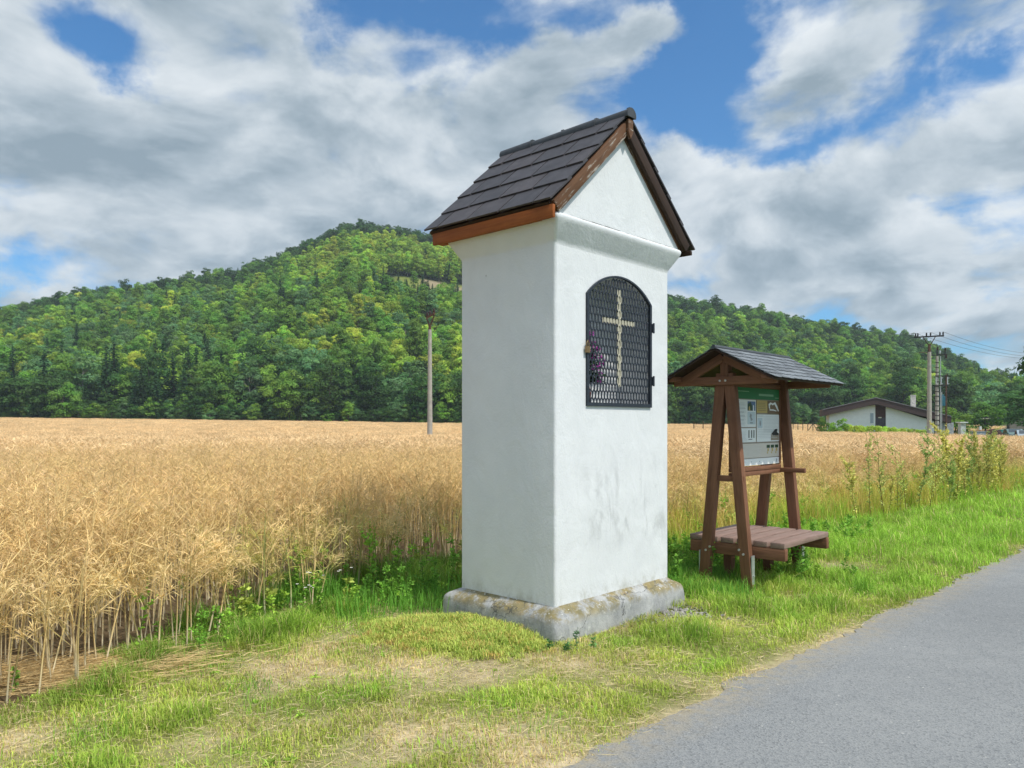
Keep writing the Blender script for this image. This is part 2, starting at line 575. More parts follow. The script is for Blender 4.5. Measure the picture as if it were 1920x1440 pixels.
M_PLASTER = mat_plaster()
M_PLINTH = mat_plinth()
M_ROAD = mat_road()
M_GROUND = mat_ground()
M_SLATE = mat_slate()
M_FASCIA = wood('orange_stained_wood', (0.20, 0.050, 0.010), (0.38, 0.115, 0.024))
M_BARGE = wood('weathered_stained_wood', (0.075, 0.034, 0.016), (0.19, 0.092, 0.045), weather=((0.40, 0.36, 0.31), 0.55))
M_DARKWOOD = wood('dark_wood', (0.022, 0.012, 0.008), (0.055, 0.028, 0.016))
M_BROWN = wood('brown_stained_wood', (0.135, 0.058, 0.031), (0.28, 0.132, 0.073), scale=0.8)
M_DECK = wood('worn_bench_wood', (0.20, 0.125, 0.10), (0.36, 0.25, 0.205), scale=0.9)
M_STEEL = simple('painted_dark_steel', (0.035, 0.042, 0.055), 0.45, 0.3, 0.2, 20)
M_GALV = simple('galvanised_steel', (0.55, 0.57, 0.58), 0.4, 0.6, 0.12, 15)
M_BOLT = simple('bolt_zinc', (0.6, 0.6, 0.58), 0.35, 0.7, 0.1, 15)
M_GOLD = simple('gilded_cross', (0.44, 0.41, 0.32), 0.5, 0.0, 0.15, 10)
M_CRACK = simple('crack_shadowgap', (0.10, 0.095, 0.085), 0.95)
M_BRASS = simple('brass_lock', (0.30, 0.20, 0.10), 0.5, 0.6)

# ================================================================ lie of the land
RD = np.array((0.713, 0.701)); RN = np.array((-0.701, 0.713)); R0 = np.array((0.2, 3.68))
_cl = [R0 + t * RD - 1.6 * RN for t in (-40, -25, -12, -4, 4, 12, 20, 28)] + \
      [np.array(p) for p in ((29.5, 31.8), (38.0, 46.0), (45.0, 62.0), (52.0, 79.0), (61.0, 94.0), (74.0, 112.0), (92.0, 133.0))]


def catmull(P, n=24):
    P = [np.array(p, float) for p in P]
    out = []
    for i in range(len(P) - 1):
        p0 = P[max(i - 1, 0)]; p1 = P[i]; p2 = P[i + 1]; p3 = P[min(i + 2, len(P) - 1)]
        for k in range(n):
            t = k / n
            out.append(0.5 * ((2 * p1) + (-p0 + p2) * t + (2 * p0 - 5 * p1 + 4 * p2 - p3) * t * t + (-p0 + 3 * p1 - 3 * p2 + p3) * t ** 3))
    out.append(P[-1])
    return np.array(out)


ROAD = catmull(_cl)
_seg = np.diff(ROAD, axis=0); _len = np.hypot(*_seg.T)
ROADT = np.r_[0, np.cumsum(_len)]
_i0 = np.argmin(np.hypot(*(ROAD - (R0 - 1.6 * RN)).T)); ROADT = ROADT - ROADT[_i0]
_dir = np.gradient(ROAD, axis=0); _dir /= np.hypot(*_dir.T)[:, None]
ROADN = np.c_[-_dir[:, 1], _dir[:, 0]]


def roadts(x, y):
    """t along the road, s = metres to the left of its left edge"""
    x = np.atleast_1d(np.asarray(x, float)); y = np.atleast_1d(np.asarray(y, float))
    t = np.empty(len(x)); s = np.empty(len(x))
    for a in range(0, len(x), 20000):
        q = np.c_[x[a:a + 20000], y[a:a + 20000]]
        d2 = ((q[:, None, :] - ROAD[None, ::2, :]) ** 2).sum(2)
        i = d2.argmin(1) * 2
        dv = q - ROAD[i]
        s[a:a + 20000] = (dv * ROADN[i]).sum(1) - 1.6
        t[a:a + 20000] = ROADT[i] + (dv * _dir[i]).sum(1)
    return t, s


def field_s(t):
    """distance from the road edge at which the crop starts"""
    return np.interp(t, [-30, -4, -1.7, 0.4, 1.6, 4, 9.7, 20, 34, 50, 75, 120], [2.1, 2.3, 2.75, 3.6, 4.0, 3.75, 3.35, 2.9, 2.8, 5, 7, 7])


_PX = np.array([-1500, -500, 0, 100, 300, 450, 560, 640, 690, 760, 830, 865, 1000, 1100, 1255, 1350, 1480, 1600, 1700, 1760, 1830, 1880, 1920, 2300, 3500.])
_PY = np.array([660, 600, 566, 552, 515, 490, 455, 428, 418, 430, 442, 448, 480, 515, 553, 558, 580, 603, 615, 640, 672, 690, 697, 715, 730.])
_BX = np.array([-2000, 0, 860, 1000, 1255, 1600, 1760, 2000, 3500.])
_BY = np.array([175, 175, 172, 180, 200, 205, 190, 190, 200.])
_RX = np.array([-2000, 0, 690, 1000, 1255, 1700, 1900, 3500.])
_RY = np.array([400, 400, 420, 430, 440, 400, 360, 360.])
_ZX = np.array([-2000, 0, 860, 1255, 1920, 3500.])
_ZY = np.array([2.3, 2.1, 0.75, 0.55, 0.2, 0.2])


def polar(x, y):
    az = np.arctan2(x, y); r = np.hypot(x, y)
    a = np.clip(az, -R(62), R(62))
    return 960 + F * np.tan(a), r * np.cos(a), az


def hill_t(x, y):
    p, d, az = polar(x, y)
    B = np.interp(p, _BX, _BY) + 6 * (vnoise(p / 60, 0 * p) - 0.5); C = np.interp(p, _RX, _RY)
    return (d - B) / (C - B), p, d


def gz(x, y):
    x = np.asarray(x, float); y = np.asarray(y, float)
    t, p, d = hill_t(x, y)
    az = np.arctan2(x, y)
    fade = 1 - sstep(np.abs(az), R(66), R(110))
    B = np.interp(p, _BX, _BY); C = np.interp(p, _RX, _RY); zf = np.interp(p, _ZX, _ZY)
    near = -0.25 * sstep(d, 12, 50)
    far = near + (zf + 0.25) * np.clip((d - 50) / (B - 50), 0, 1) ** 1.2
    dip = -0.25 * sstep(p, 1350, 1650) * sstep(d, 40, 80) * (1 - sstep(d, 110, 180))
    top = EYE + (HZ - np.interp(p, _PX, _PY)) * C / F - 13.0
    tt = np.clip(t, 0, 1)
    up = (top - zf) * (1 - (1 - tt) ** 1.3)
    lump = (fbm(x / 38.0 + 40, y / 38.0 + 40, 3) - 0.5) * 9 * sstep(t, 0.08, 0.35) * (1 - sstep(t, 0.8, 1.0))
    back = -sstep(t, 1.0, 4.0) * top * 0.8
    return (far + dip + up + lump + back) * fade


def gz1(x, y):
    return float(gz(np.array([x]), np.array([y]))[0])


def at(px, d):
    """the point on the ground seen in photo column px at distance d"""
    x = (px - 960) / F * d
    return Vector((x, d, gz1(x, d)))


def rot2(x, y, a):
    return x * math.cos(a) - y * math.sin(a), x * math.sin(a) + y * math.cos(a)


HOUSE_C = at(1650, 92)


def in_yard(x, y):
    return (np.abs(x - HOUSE_C.x - 2) < 12) & (np.abs(y - HOUSE_C.y - 2) < 10)


def clearing(x, y):
    t, p, d = hill_t(x, y)
    return (p > 735) & (p < 960) & (t > 0.435 + 0.02 * np.sin(p / 20)) & (t < 0.52)


def dryness(t, s):
    """0 lush green verge, 1 parched and bare"""
    d = 0.54 - 0.11 * np.clip(t - 1.2, 0, 4.5)
    d = d + 1.0 * (fbm(t * 1.3 + 3, s * 1.3 + 9, 4) - 0.5) + 0.35 * (vnoise(t * 4, s * 4) - 0.5)
    d = d + 0.35 * np.exp(-np.maximum(s, 0) / 0.16)
    d = d - 0.40 * sstep(s, field_s(t) - 1.0, field_s(t) - 0.2) * sstep(t, -1.7, -.7)
    # worn patches
    for (a, b, r, w) in ((-0.1, 2.25, 0.5, .30), (0.75, 2.2, 0.45, .3), (-1.9, 2.1, 0.4, .35), (6.2, 1.15, 0.4, .5), (1.35, 1.05, .35, .3), (0.35, 1.6, .4, .25)):
        d = d + w * np.exp(-((t - a) ** 2 + (s - b) ** 2) / r ** 2)
    return d


def build_ground():
    rad = np.r_[0, np.geomspace(0.6, 30, 120), np.geomspace(31, 700, 150), np.geomspace(720, 900, 5)]
    na = 720
    ang = np.linspace(-math.pi, math.pi, na, endpoint=False)
    X = np.outer(rad[1:], np.sin(ang)); Y = np.outer(rad[1:], np.cos(ang))
    x = np.r_[0, X.ravel()]; y = np.r_[0, Y.ravel()]
    z = gz(x, y)
    t, s = roadts(x, y)
    ht, p, d = hill_t(x, y)
    fs = field_s(t)
    col = np.empty((len(x), 3))
    dr = dryness(t, s)
    g = np.array((0.20, 0.22, 0.06)); st = np.array((0.52, 0.42, 0.27))
    k = sstep(dr, 0.35, 0.95)[:, None]
    col[:] = g * (1 - k) + st * k
    crop = (s > fs) & (ht < 0)
    far = sstep(d, 14, 40)[:, None]
    soil = np.array((0.13, 0.095, 0.055)) * (1 - far) + np.array((0.40, 0.29, 0.14)) * far
    col[crop] = soil[crop]
    col[in_yard(x, y)] = (0.09, 0.13, 0.03)
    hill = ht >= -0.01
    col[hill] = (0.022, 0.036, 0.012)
    cl = clearing(x, y) & hill
    cn = vnoise(x / 5, y / 5)
    col[cl] = np.where(cn[cl][:, None] > 0.62, (0.30, 0.24, 0.15), (0.17, 0.20, 0.045))
    right = (s < -3.2)
    col[right & ~hill] = (0.09, 0.14, 0.03)
    Q = []
    idx = 1 + np.arange(len(rad[1:]) * na).reshape(-1, na)
    a = idx[:-1]; b = idx[1:]
    quads = np.stack([a, np.roll(a, -1, 1), np.roll(b, -1, 1), b], -1).reshape(-1, 4)
    tris = np.r_[quads[:, (0, 1, 2)], quads[:, (0, 2, 3)], np.c_[np.zeros(na, int), np.roll(idx[0], -1), idx[0]]]
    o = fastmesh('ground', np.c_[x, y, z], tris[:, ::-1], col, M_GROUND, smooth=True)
    tag(o, kind='structure')


build_ground()


def build_road():
    ts = np.arange(-38, ROADT[-1] - 1, 0.06)
    cx = np.interp(ts, ROADT, ROAD[:, 0]); cy = np.interp(ts, ROADT, ROAD[:, 1])
    nx = np.interp(ts, ROADT, ROADN[:, 0]); ny = np.interp(ts, ROADT, ROADN[:, 1])
    e = (fbm(ts * 1.7, 0 * ts + 3, 4) - 0.5) * 0.16 + (vnoise(ts * 11, 0 * ts) - 0.5) * 0.075
    e2 = (fbm(ts * 1.7, 0 * ts + 90, 4) - 0.5) * 0.16
    offs = [(1.6, e, 0.006, 1), (1.45, e * .8, 0.012, .5), (1.25, e * .3, 0.014, 0), (0.6, 0 * e, .018, 0), (0, 0 * e, 0.02, 0), (-0.6, 0 * e, .018, 0), (-1.25, 0 * e, .014, 0), (-1.45, e2 * .8, .012, .5), (-1.6, e2, 0.006, 1)]
    V = []; C = []
    for (o, de, h, c) in offs:
        x = cx + nx * (o + de); y = cy + ny * (o + de)
        V.append(np.c_[x, y, gz(x, y) + h]); C.append(np.full((len(ts), 3), float(c)))
    n = len(ts); V = np.concatenate(V); C = np.concatenate(C)
    T = []
    for j in range(len(offs) - 1):
        a = j * n + np.arange(n - 1)
        T.append(np.c_[a, a + n, a + n + 1, a + 1])
    o = fastmesh('road', V, np.concatenate(T), C, M_ROAD, smooth=True)
    tag(o, kind='structure')


build_road()

# ================================================================ the wayside shrine
SH_C = Vector((0.330, 5.87, 0.0)); SH_A = math.atan2(0.731, 0.682)
W, D = 1.62, 1.05
WIN0, WIN1, WINB, WINS, WINR = 0.38, 1.325, 1.795, 2.70, 0.195
RU = 0.832                       # ridge


def arch(n=24, inset=0.0):
    """outline of the opening, from the left spring over the top to the right spring"""
    u0, u1 = WIN0 + inset, WIN1 - inset
    hw = (u1 - u0) / 2; rise = WINR - inset * 0.5
    Rr = (hw * hw + rise * rise) / (2 * rise); uc = (u0 + u1) / 2; zc = WINS + rise - Rr
    a = math.asin(min(1, hw / Rr))
    return [(uc + Rr * math.sin(t), zc + Rr * math.cos(t)) for t in np.linspace(-a, a, n + 1)]


def build_shrine():
    root = thing('wayside_shrine', SH_C, SH_A, 'tall white plastered wayside shrine with steep dark tiled roof and arched grated niche', 'shrine')
    b = MB()
    r = 0.022; ns = 4

    def ring(z, e):
        pts = []
        for (cx, cy, a0) in ((0, 0, 180), (W, 0, 270), (W, D, 0), (0, D, 90)):
            sx = 1 if cx == 0 else -1; sy = 1 if cy == 0 else -1
            ccx = cx + sx * (r - e); ccy = cy + sy * (r - e)
            for k in range(ns + 1):
                a = R(a0 + 90 * k / ns)
                pts.append((ccx + r * math.cos(a), ccy + r * math.sin(a), z))
        return pts
    m = 4 * (ns + 1)
    prof = [(0.20, 0.0), (0.9, 0.0), (1.6, 0.0), (2.4, 0.0), (3.03, 0.0), (3.052, 0.004), (3.07, 0.014), (3.185, 0.079), (3.205, 0.088), (3.222, 0.091), (3.236, 0.088), (3.246, 0.078), (3.25, 0.04)]
    rings = [ring(z, e) for z, e in prof]
    V = [p for q in rings for p in q]
    Fc = []
    gap = ns                      # last point of corner 0 -> first of corner 1 is the front flat
    for i in range(len(prof) - 1):
        for k in range(m):
            if i < 4 and k == gap: continue
            Fc.append((i * m + k, i * m + (k + 1) % m, (i + 1) * m + (k + 1) % m, (i + 1) * m + k))
    Fc.append(tuple((len(prof) - 1) * m + k for k in range(m)))
    b.add(V, Fc)
    # front panel with the arched opening
    x0, x1, zb, zt = r, W - r, 0.20, 3.03
    A = arch()
    q = lambda *p: b.add([(u, 0, z) for u, z in p], [tuple(range(len(p)))])
    q((x0, zb), (WIN0, zb), (WIN0, WINB), (x0, WINB)); q((WIN0, zb), (WIN1, zb), (WIN1, WINB), (WIN0, WINB)); q((WIN1, zb), (x1, zb), (x1, WINB), (WIN1, WINB))
    q((x0, WINB), (WIN0, WINB), (WIN0, WINS), (x0, WINS)); q((WIN1, WINB), (x1, WINB), (x1, WINS), (WIN1, WINS))
    q((x0, WINS), (WIN0, WINS), (WIN0, zt), (x0, zt)); q((WIN1, WINS), (x1, WINS), (x1, zt), (WIN1, zt))
    for k in range(len(A) - 1):
        q(A[k], A[k + 1], (A[k + 1][0], zt), (A[k][0], zt))
    # niche: reveals, back, sill
    ND = 0.34
    loop = [(WIN0, WINB)] + A + [(WIN1, WINB)]
    for k in range(len(loop)):
        (u, z), (u2, z2) = loop[k], loop[(k + 1) % len(loop)]
        b.add([(u, 0, z), (u2, 0, z2), (u2, ND, z2), (u, ND, z)], [(0, 1, 2, 3)])
    b.add([(u, ND, z) for u, z in loop], [tuple(range(len(loop)))])
    # gable block on the cornice
    g0 = -0.035; ghl = (RU - g0 - 0.0); gz0 = 3.25
    sl = 0.915
    ap = gz0 + 0.885 * sl + 0.045
    b.prism([(g0, gz0 - .02), (2 * RU - g0 + 0.01, gz0 - .02), (2 * RU - g0 + 0.01, gz0 + .05), (RU, ap), (g0, gz0 + .05)], -0.045, D + 0.03)
    b.build('wall', M_PLASTER, root, smooth=True)
    # ragged shadow crack between gable and cornice
    cr = MB()
    rr = random.Random(3)
    u = 0.12
    while u < 1.58:
        l = rr.uniform(.03, .09); h = rr.uniform(.004, .011) * (0.6 + 0.8 * math.sin(u * 3) ** 2)
        cr.box((u + l / 2, -0.052, 3.252 + rr.uniform(-.003, .003)), (l, 0.016, h)); u += l
    cr.build('mortar_crack', M_CRACK, root)
    # plinth
    p = MB()
    pp = [(-.10, .125), (0.0, .124), (.06, .122), (.12, .119), (.165, .115), (.188, .104), (.205, .085), (.228, .045), (.250, .0), (.255, -.02)]
    N1 = 40
    rows = []
    for z, e in pp:
        row = []
        x0, x1, y0, y1 = -e, W + e, -e, D + e
        rc = 0.05
        base = []
        for (cx, cy, a0) in ((x0 + rc, y0 + rc, 180), (x1 - rc, y0 + rc, 270), (x1 - rc, y1 - rc, 0), (x0 + rc, y1 - rc, 90)):
            for k in range(5):
                a = R(a0 + 22.5 * k); base.append((cx + rc * math.cos(a), cy + rc * math.sin(a)))
        full = []
        for i in range(len(base)):
            a = base[i]; c = base[(i + 1) % len(base)]
            n = 14 if i % 5 == 4 else 1
            for k in range(n): full.append((a[0] + (c[0] - a[0]) * k / n, a[1] + (c[1] - a[1]) * k / n))
        for (x, y) in full:
            nz = (float(fbm(np.array([x * 5 + y * 3 + 20]), np.array([z * 7 + y * 5 + 9]), 3)[0]) - .5)
            cxy = Vector((x - W / 2, y - D / 2)).normalized()
            f = 0.045 * nz * min(1, max(0, (e) / .06))
            row.append((x + cxy.x * f, y + cxy.y * f, z + 0.03 * nz * (1 if z > .1 and e > 0.02 else 0)))
        rows.append(row)
    m2 = len(rows[0])
    p.add([q for row in rows for q in row], [(i * m2 + k, i * m2 + (k + 1) % m2, (i + 1) * m2 + (k + 1) % m2, (i + 1) * m2 + k) for i in range(len(pp) - 1) for k in range(m2)])
    p.build('plinth', M_PLINTH, root, smooth=True)

    # ---- roof
    roof = MB()
    RZ = 4.228
    rr = random.Random(11)
    ya, yb = -0.115, 1.325
    for side in (-1, 1):
        ue = RU + side * (0.99 if side < 0 else 1.06)
        ze = 3.305 if side < 0 else 3.27
        dv = Vector((ue - RU, 0, ze - RZ)); L = dv.length; dn = dv.normalized()
        nrm = Vector((side * abs(dn.z), 0, abs(dn.x)))
        nc = 5; ex = L / nc
        for c in range(nc):
            s0 = c * ex - (0.05 if c else 0); s1 = (c + 1) * ex + 0.012
            tw = 0.36; off = 0 if c % 2 else tw / 2
            y = ya - off
            while y < yb - 1e-3:
                a = max(y, ya); e = min(y + tw, yb); y += tw
                if e - a < 0.02: continue
                ja = rr.uniform(-.004, .004); lift = rr.uniform(0, .004)
                a2 = a + 0.008; e2 = e - 0.008
                P = []
                for (s, h) in ((s0, 0.004), (s1 + ja, 0.018 + lift)):
                    for yy in (a2, e2):
                        for th in (0, 0.014):
                            P.append(Vector((RU, yy, RZ)) + dn * s + nrm * (h + th))
                k = rr.uniform(0.9, 1.12)
                tone = (0.050 * k, 0.046 * k, 0.051 * k) if rr.random() < .6 else (0.055 * k, 0.048 * k, 0.051 * k)
                roof.add(P, [(0, 2, 3, 1), (4, 5, 7, 6), (0, 1, 5, 4), (2, 6, 7, 3), (1, 3, 7, 5), (0, 4, 6, 2)], 0, tone)
    ro = roof.build('roof_tiles', M_SLATE, root)
    # sheathing under the tiles
    for side in (-1, 1):
        ue = RU + side * (0.985 if side < 0 else 1.05); ze = 3.305 if side < 0 else 3.275
        dv = Vector((ue - RU, 0, ze - RZ)).normalized(); nrm = Vector((side * abs(dv.z), 0, abs(dv.x)))
        a = Vector((RU, 0, RZ)); e = Vector((ue, 0, ze))
        P = []
        for y in (ya + .05, yb - .05):
            P += [a + Vector((0, y, 0)), e + Vector((0, y, 0)), e + Vector((0, y, 0)) - nrm * .028, a + Vector((0, y, 0)) - nrm * .028 - Vector((0, 0, .008))]
        MB().add(P, [(0, 1, 2, 3), (7, 6, 5, 4), (0, 4, 5, 1), (1, 5, 6, 2), (2, 6, 7, 3), (3, 7, 4, 0)]).build('roof_boarding', M_DARKWOOD, root)
        # barge boards front and back
        for y in (ya + .034, yb - .034):
            p0 = a - nrm * (.055) + Vector((0, y, -.02)); p1 = e - nrm * (.055) + Vector((0, y, 0)) - dv * (0.02 if side < 0 else 0.06)
            beam('barge_board', p0 + dv * 0.05, p1, 0.038, 0.098, M_BARGE if side < 0 else M_DARKWOOD, root, up=nrm, bevel=.004)
        if side > 0:
            beam('soffit_rafter', a - nrm * .075 + Vector((0, ya + .075, -.02)) + dv * .06, e - nrm * .075 + Vector((0, ya + .075, 0)) - dv * .10, 0.03, 0.085, M_BARGE, root, up=nrm, bevel=.004)
        # eave fascia
        fu = ue + side * (-0.008); fz = ze - (0.068 if side < 0 else .03)
        beam('fascia_board', (fu + 0.012 * (-side), ya + .015, fz), (fu + 0.012 * (-side), yb - .075, fz), 0.03, 0.098 if side < 0 else .04, M_FASCIA if side < 0 else M_DARKWOOD, root, bevel=.004)
        if side < 0:
            # boxed soffit closing the eave back to the cornice
            MB().box((fu + .062, (ya + yb) / 2 + .04, ze - .098), (0.09, yb - ya - .26, .02)).build('soffit', M_FASCIA, root)
    # ridge tiles
    rc = MB()
    ys = np.linspace(ya - .02, yb + .015, 5)
    for k in range(4):
        y0 = ys[k] - (.03 if k else 0); y1 = ys[k + 1]
        r0 = 0.056 + 0.003 * (k % 2)
        V = []
        n = 12
        for (yy, rad) in ((y0, r0 + .004), (y1, r0 - .002)):
            for th in (0, .013):
                for i in range(n + 1):
                    a = math.pi * (-0.08 + 1.16 * i / n)
                    V.append((RU + (rad - th) * math.cos(a), yy, RZ - .012 + .004 * (k % 2) + (rad - th) * math.sin(a)))
        m3 = n + 1
        Fc = []
        for i in range(n):
            Fc += [(i, i + 1, 2 * m3 + i + 1, 2 * m3 + i), (m3 + i, 3 * m3 + i, 3 * m3 + i + 1, m3 + i + 1), (i, m3 + i, m3 + i + 1, i + 1), (2 * m3 + i, 2 * m3 + i + 1, 3 * m3 + i + 1, 3 * m3 + i)]
        rc.add(V, Fc, 0, (0.05, 0.055, 0.062))
        rc.box((RU, y0 + .03, RZ + r0 - .004), (0.018, 0.03, 0.014), 0, None, (0.10, 0.10, 0.10))
    # front disc closing the first ridge tile
    rc.prism([(RU + .064 * math.cos(t), RZ - .012 + .064 * math.sin(t)) for t in np.linspace(-.25, math.pi + .25, 14)], ya - .022, ya - .008, 0, 'xz', (0.05, .055, .062))
    rc.build('ridge_cap', M_SLATE, root, smooth=True)
    # pointed drop board at the apex
    MB().prism([(RU - .034, RZ - .045), (RU + .034, RZ - .045), (RU + .034, RZ - .15), (RU, RZ - .205), (RU - .034, RZ - .15)], ya - .012, ya + .012).build('apex_board', M_BARGE, root, bevel=.003)

    # ---- the grated door in the niche
    gate = MB()
    fr = 0.030
    for z0 in (WINB + fr / 2,):
        gate.box(((WIN0 + WIN1) / 2, -0.004, z0), (WIN1 - WIN0 - .004, 0.026, fr))
    gate.box((WIN0 + fr / 2, -.004, (WINB + fr + WINS) / 2), (fr - .003, .025, WINS - WINB - fr))
    gate.box((WIN1 - fr / 2, -.004, (WINB + fr + WINS) / 2), (fr - .003, .025, WINS - WINB - fr))
    A0 = arch(24, 0.002); A1 = arch(24, fr)
    for k in range(len(A0) - 1):
        P = []
        for y in (-.017, .009):
            P += [(A0[k][0], y, A0[k][1]), (A0[k + 1][0], y, A0[k + 1][1]), (A1[k + 1][0], y, A1[k + 1][1]), (A1[k][0], y, A1[k][1])]
        gate.add(P, [(0, 1, 2, 3), (7, 6, 5, 4), (0, 4, 5, 1), (2, 6, 7, 3)])
    go = gate.build('grate_frame', M_STEEL, root)
    mesh = MB()
    a, bz = 0.0425, 0.0625
    uc = (WIN0 + WIN1) / 2
    hw = (WIN1 - WIN0) / 2 - fr + .002

    def inside(u, z):
        if abs(u - uc) > hw or z < WINB + fr - .002: return False
        Rr = ((hw) ** 2 + WINR ** 2) / (2 * WINR); zc = WINS + WINR - Rr - fr
        return z < WINS - fr or (u - uc) ** 2 + (z - zc) ** 2 < Rr ** 2
    vl = 0.019
    rr = random.Random(5)
    # the cross: cells of the grate filled with gilded plates
    cp = MB(); cells = []
    zb0, zb1, zar = WINB + .03 + 2.6 * bz, WINB + .03 + 15.4 * bz, WINB + .03 + 11 * bz
    cp.prism([(uc - .027, zb0), (uc, zb0 - .03), (uc + .027, zb0), (uc + .027, zar - .028), (uc + .232, zar - .028), (uc + .232, zar + .028), (uc + .027, zar + .028), (uc + .027, zb1), (uc - .027, zb1), (uc - .027, zar + .028), (uc - .232, zar + .028), (uc - .232, zar - .028), (uc - .027, zar - .028)], .0105, .0165)

    def near_gold(u, z):
        return (abs(u - uc) < .031 and zb0 - .02 < z < zb1) or (abs(u - uc) < .235 and abs(z - zar) < .031)
    for j in range(-1, 19):
        for i in range(-13, 14):
            cu = uc + (i + .5 * (j % 2)) * a; cz = WINB + .03 + j * bz
            # bent cells low on the left
            warp = 0.012 * math.exp(-((cu - 0.52) ** 2 + (cz - 1.98) ** 2) / .012)
            E = [((cu - a / 2, cz - vl), (cu - a / 2, cz + vl)), ((cu - a / 2, cz + vl), (cu, cz + bz - vl)), ((cu, cz + bz - vl), (cu + a / 2, cz + vl))]
            for (p, q) in E:
                mu, mz = (p[0] + q[0]) / 2, (p[1] + q[1]) / 2
                if not inside(mu, mz): continue
                sl = 0.35
                mesh.bar((p[0] + warp, 0.004, p[1]), (q[0] + warp, 0.004, q[1]), 0.011, 0.0046, 1 if near_gold(mu, mz) else 0, (0.35, 1, 0))
    mesh.build('grate_mesh', [M_STEEL, M_GOLD], go)
    cp.build('cross', M_GOLD, go)
    for z in (2.50, 2.03):
        MB().box((WIN1 + .006, -.010, z), (.03, .04, .075)).tube([(WIN1 + .004, -.03, z - .045), (WIN1 + .004, -.03, z + .045)], .010, 8).build('hinge', M_STEEL, go, bevel=.002)
    lk = MB().box((WIN0 - .002, -.022, 2.245), (.05, .016, .05))
    lk.tube([(WIN0 - .018, -.024, 2.265), (WIN0 - .018, -.026, 2.30), (WIN0 - .004, -.026, 2.318), (WIN0 + .010, -.026, 2.30), (WIN0 + .010, -.024, 2.265)], .005, 6)
    lk.build('padlock', M_BRASS, go, bevel=.002)
    return root


def build_shrine_contents():
    fl = thing('flower_bouquet', SH_C, SH_A, 'purple flowers in a dark red vase inside the niche at the left behind the grate', 'flowers')
    vu, vy = 0.475, 0.09
    vm = simple('vase_glaze', (0.10, 0.02, 0.02), 0.3)
    MB().tube([(vu, vy, 1.797), (vu, vy, 1.83), (vu, vy, 1.90), (vu, vy, 1.98), (vu, vy, 2.02)], [.04, .055, .06, .04, .048], 14).build('vase', vm, fl, smooth=True)
    rr = random.Random(2)
    V = []; T = []; C = []
    fV = []; fT = []; fC = []
    for k in range(60):
        top = Vector((vu + rr.uniform(-.07, .19), vy + rr.uniform(-.07, .07), rr.uniform(2.10, 2.42)))
        if top.x > vu + .12: top.z -= .1
        for i in range(16):
            d = Vector((rr.gauss(0, 1), rr.gauss(0, 1), rr.gauss(0, 1))).normalized()
            a = d.orthogonal().normalized() * .012
            p = top + d * .004; q = top + d * .028
            o = len(fV); fV += [p - a * .4, q - a, q + a]; fT.append((o, o + 1, o + 2))
            k2 = rr.uniform(.6, 1.2); fC += [(.36 * k2, .04 * k2, .32 * k2)] * 3
        for i in range(12):
            s = rr.random(); p = Vector((vu, vy, 2.0)).lerp(top, s) + Vector((rr.gauss(0, .012), rr.gauss(0, .012), 0))
            d = Vector((rr.gauss(0, 1), rr.gauss(0, 1), rr.gauss(0, .7))).normalized() * .05; a = d.orthogonal().normalized() * .012
            o = len(V); V += [p, p + d * .5 - a, p + d, p + d * .5 + a]; T += [(o, o + 1, o + 2), (o, o + 2, o + 3)]
            C += [(.02, .05, .02)] * 4
    lm = colmat('flower_foliage')
    fastmesh('petals', fV, fT, fC, lm, fl)
    fastmesh('leaves', V, T, C, lm, fl)


build_shrine()
build_shrine_contents()


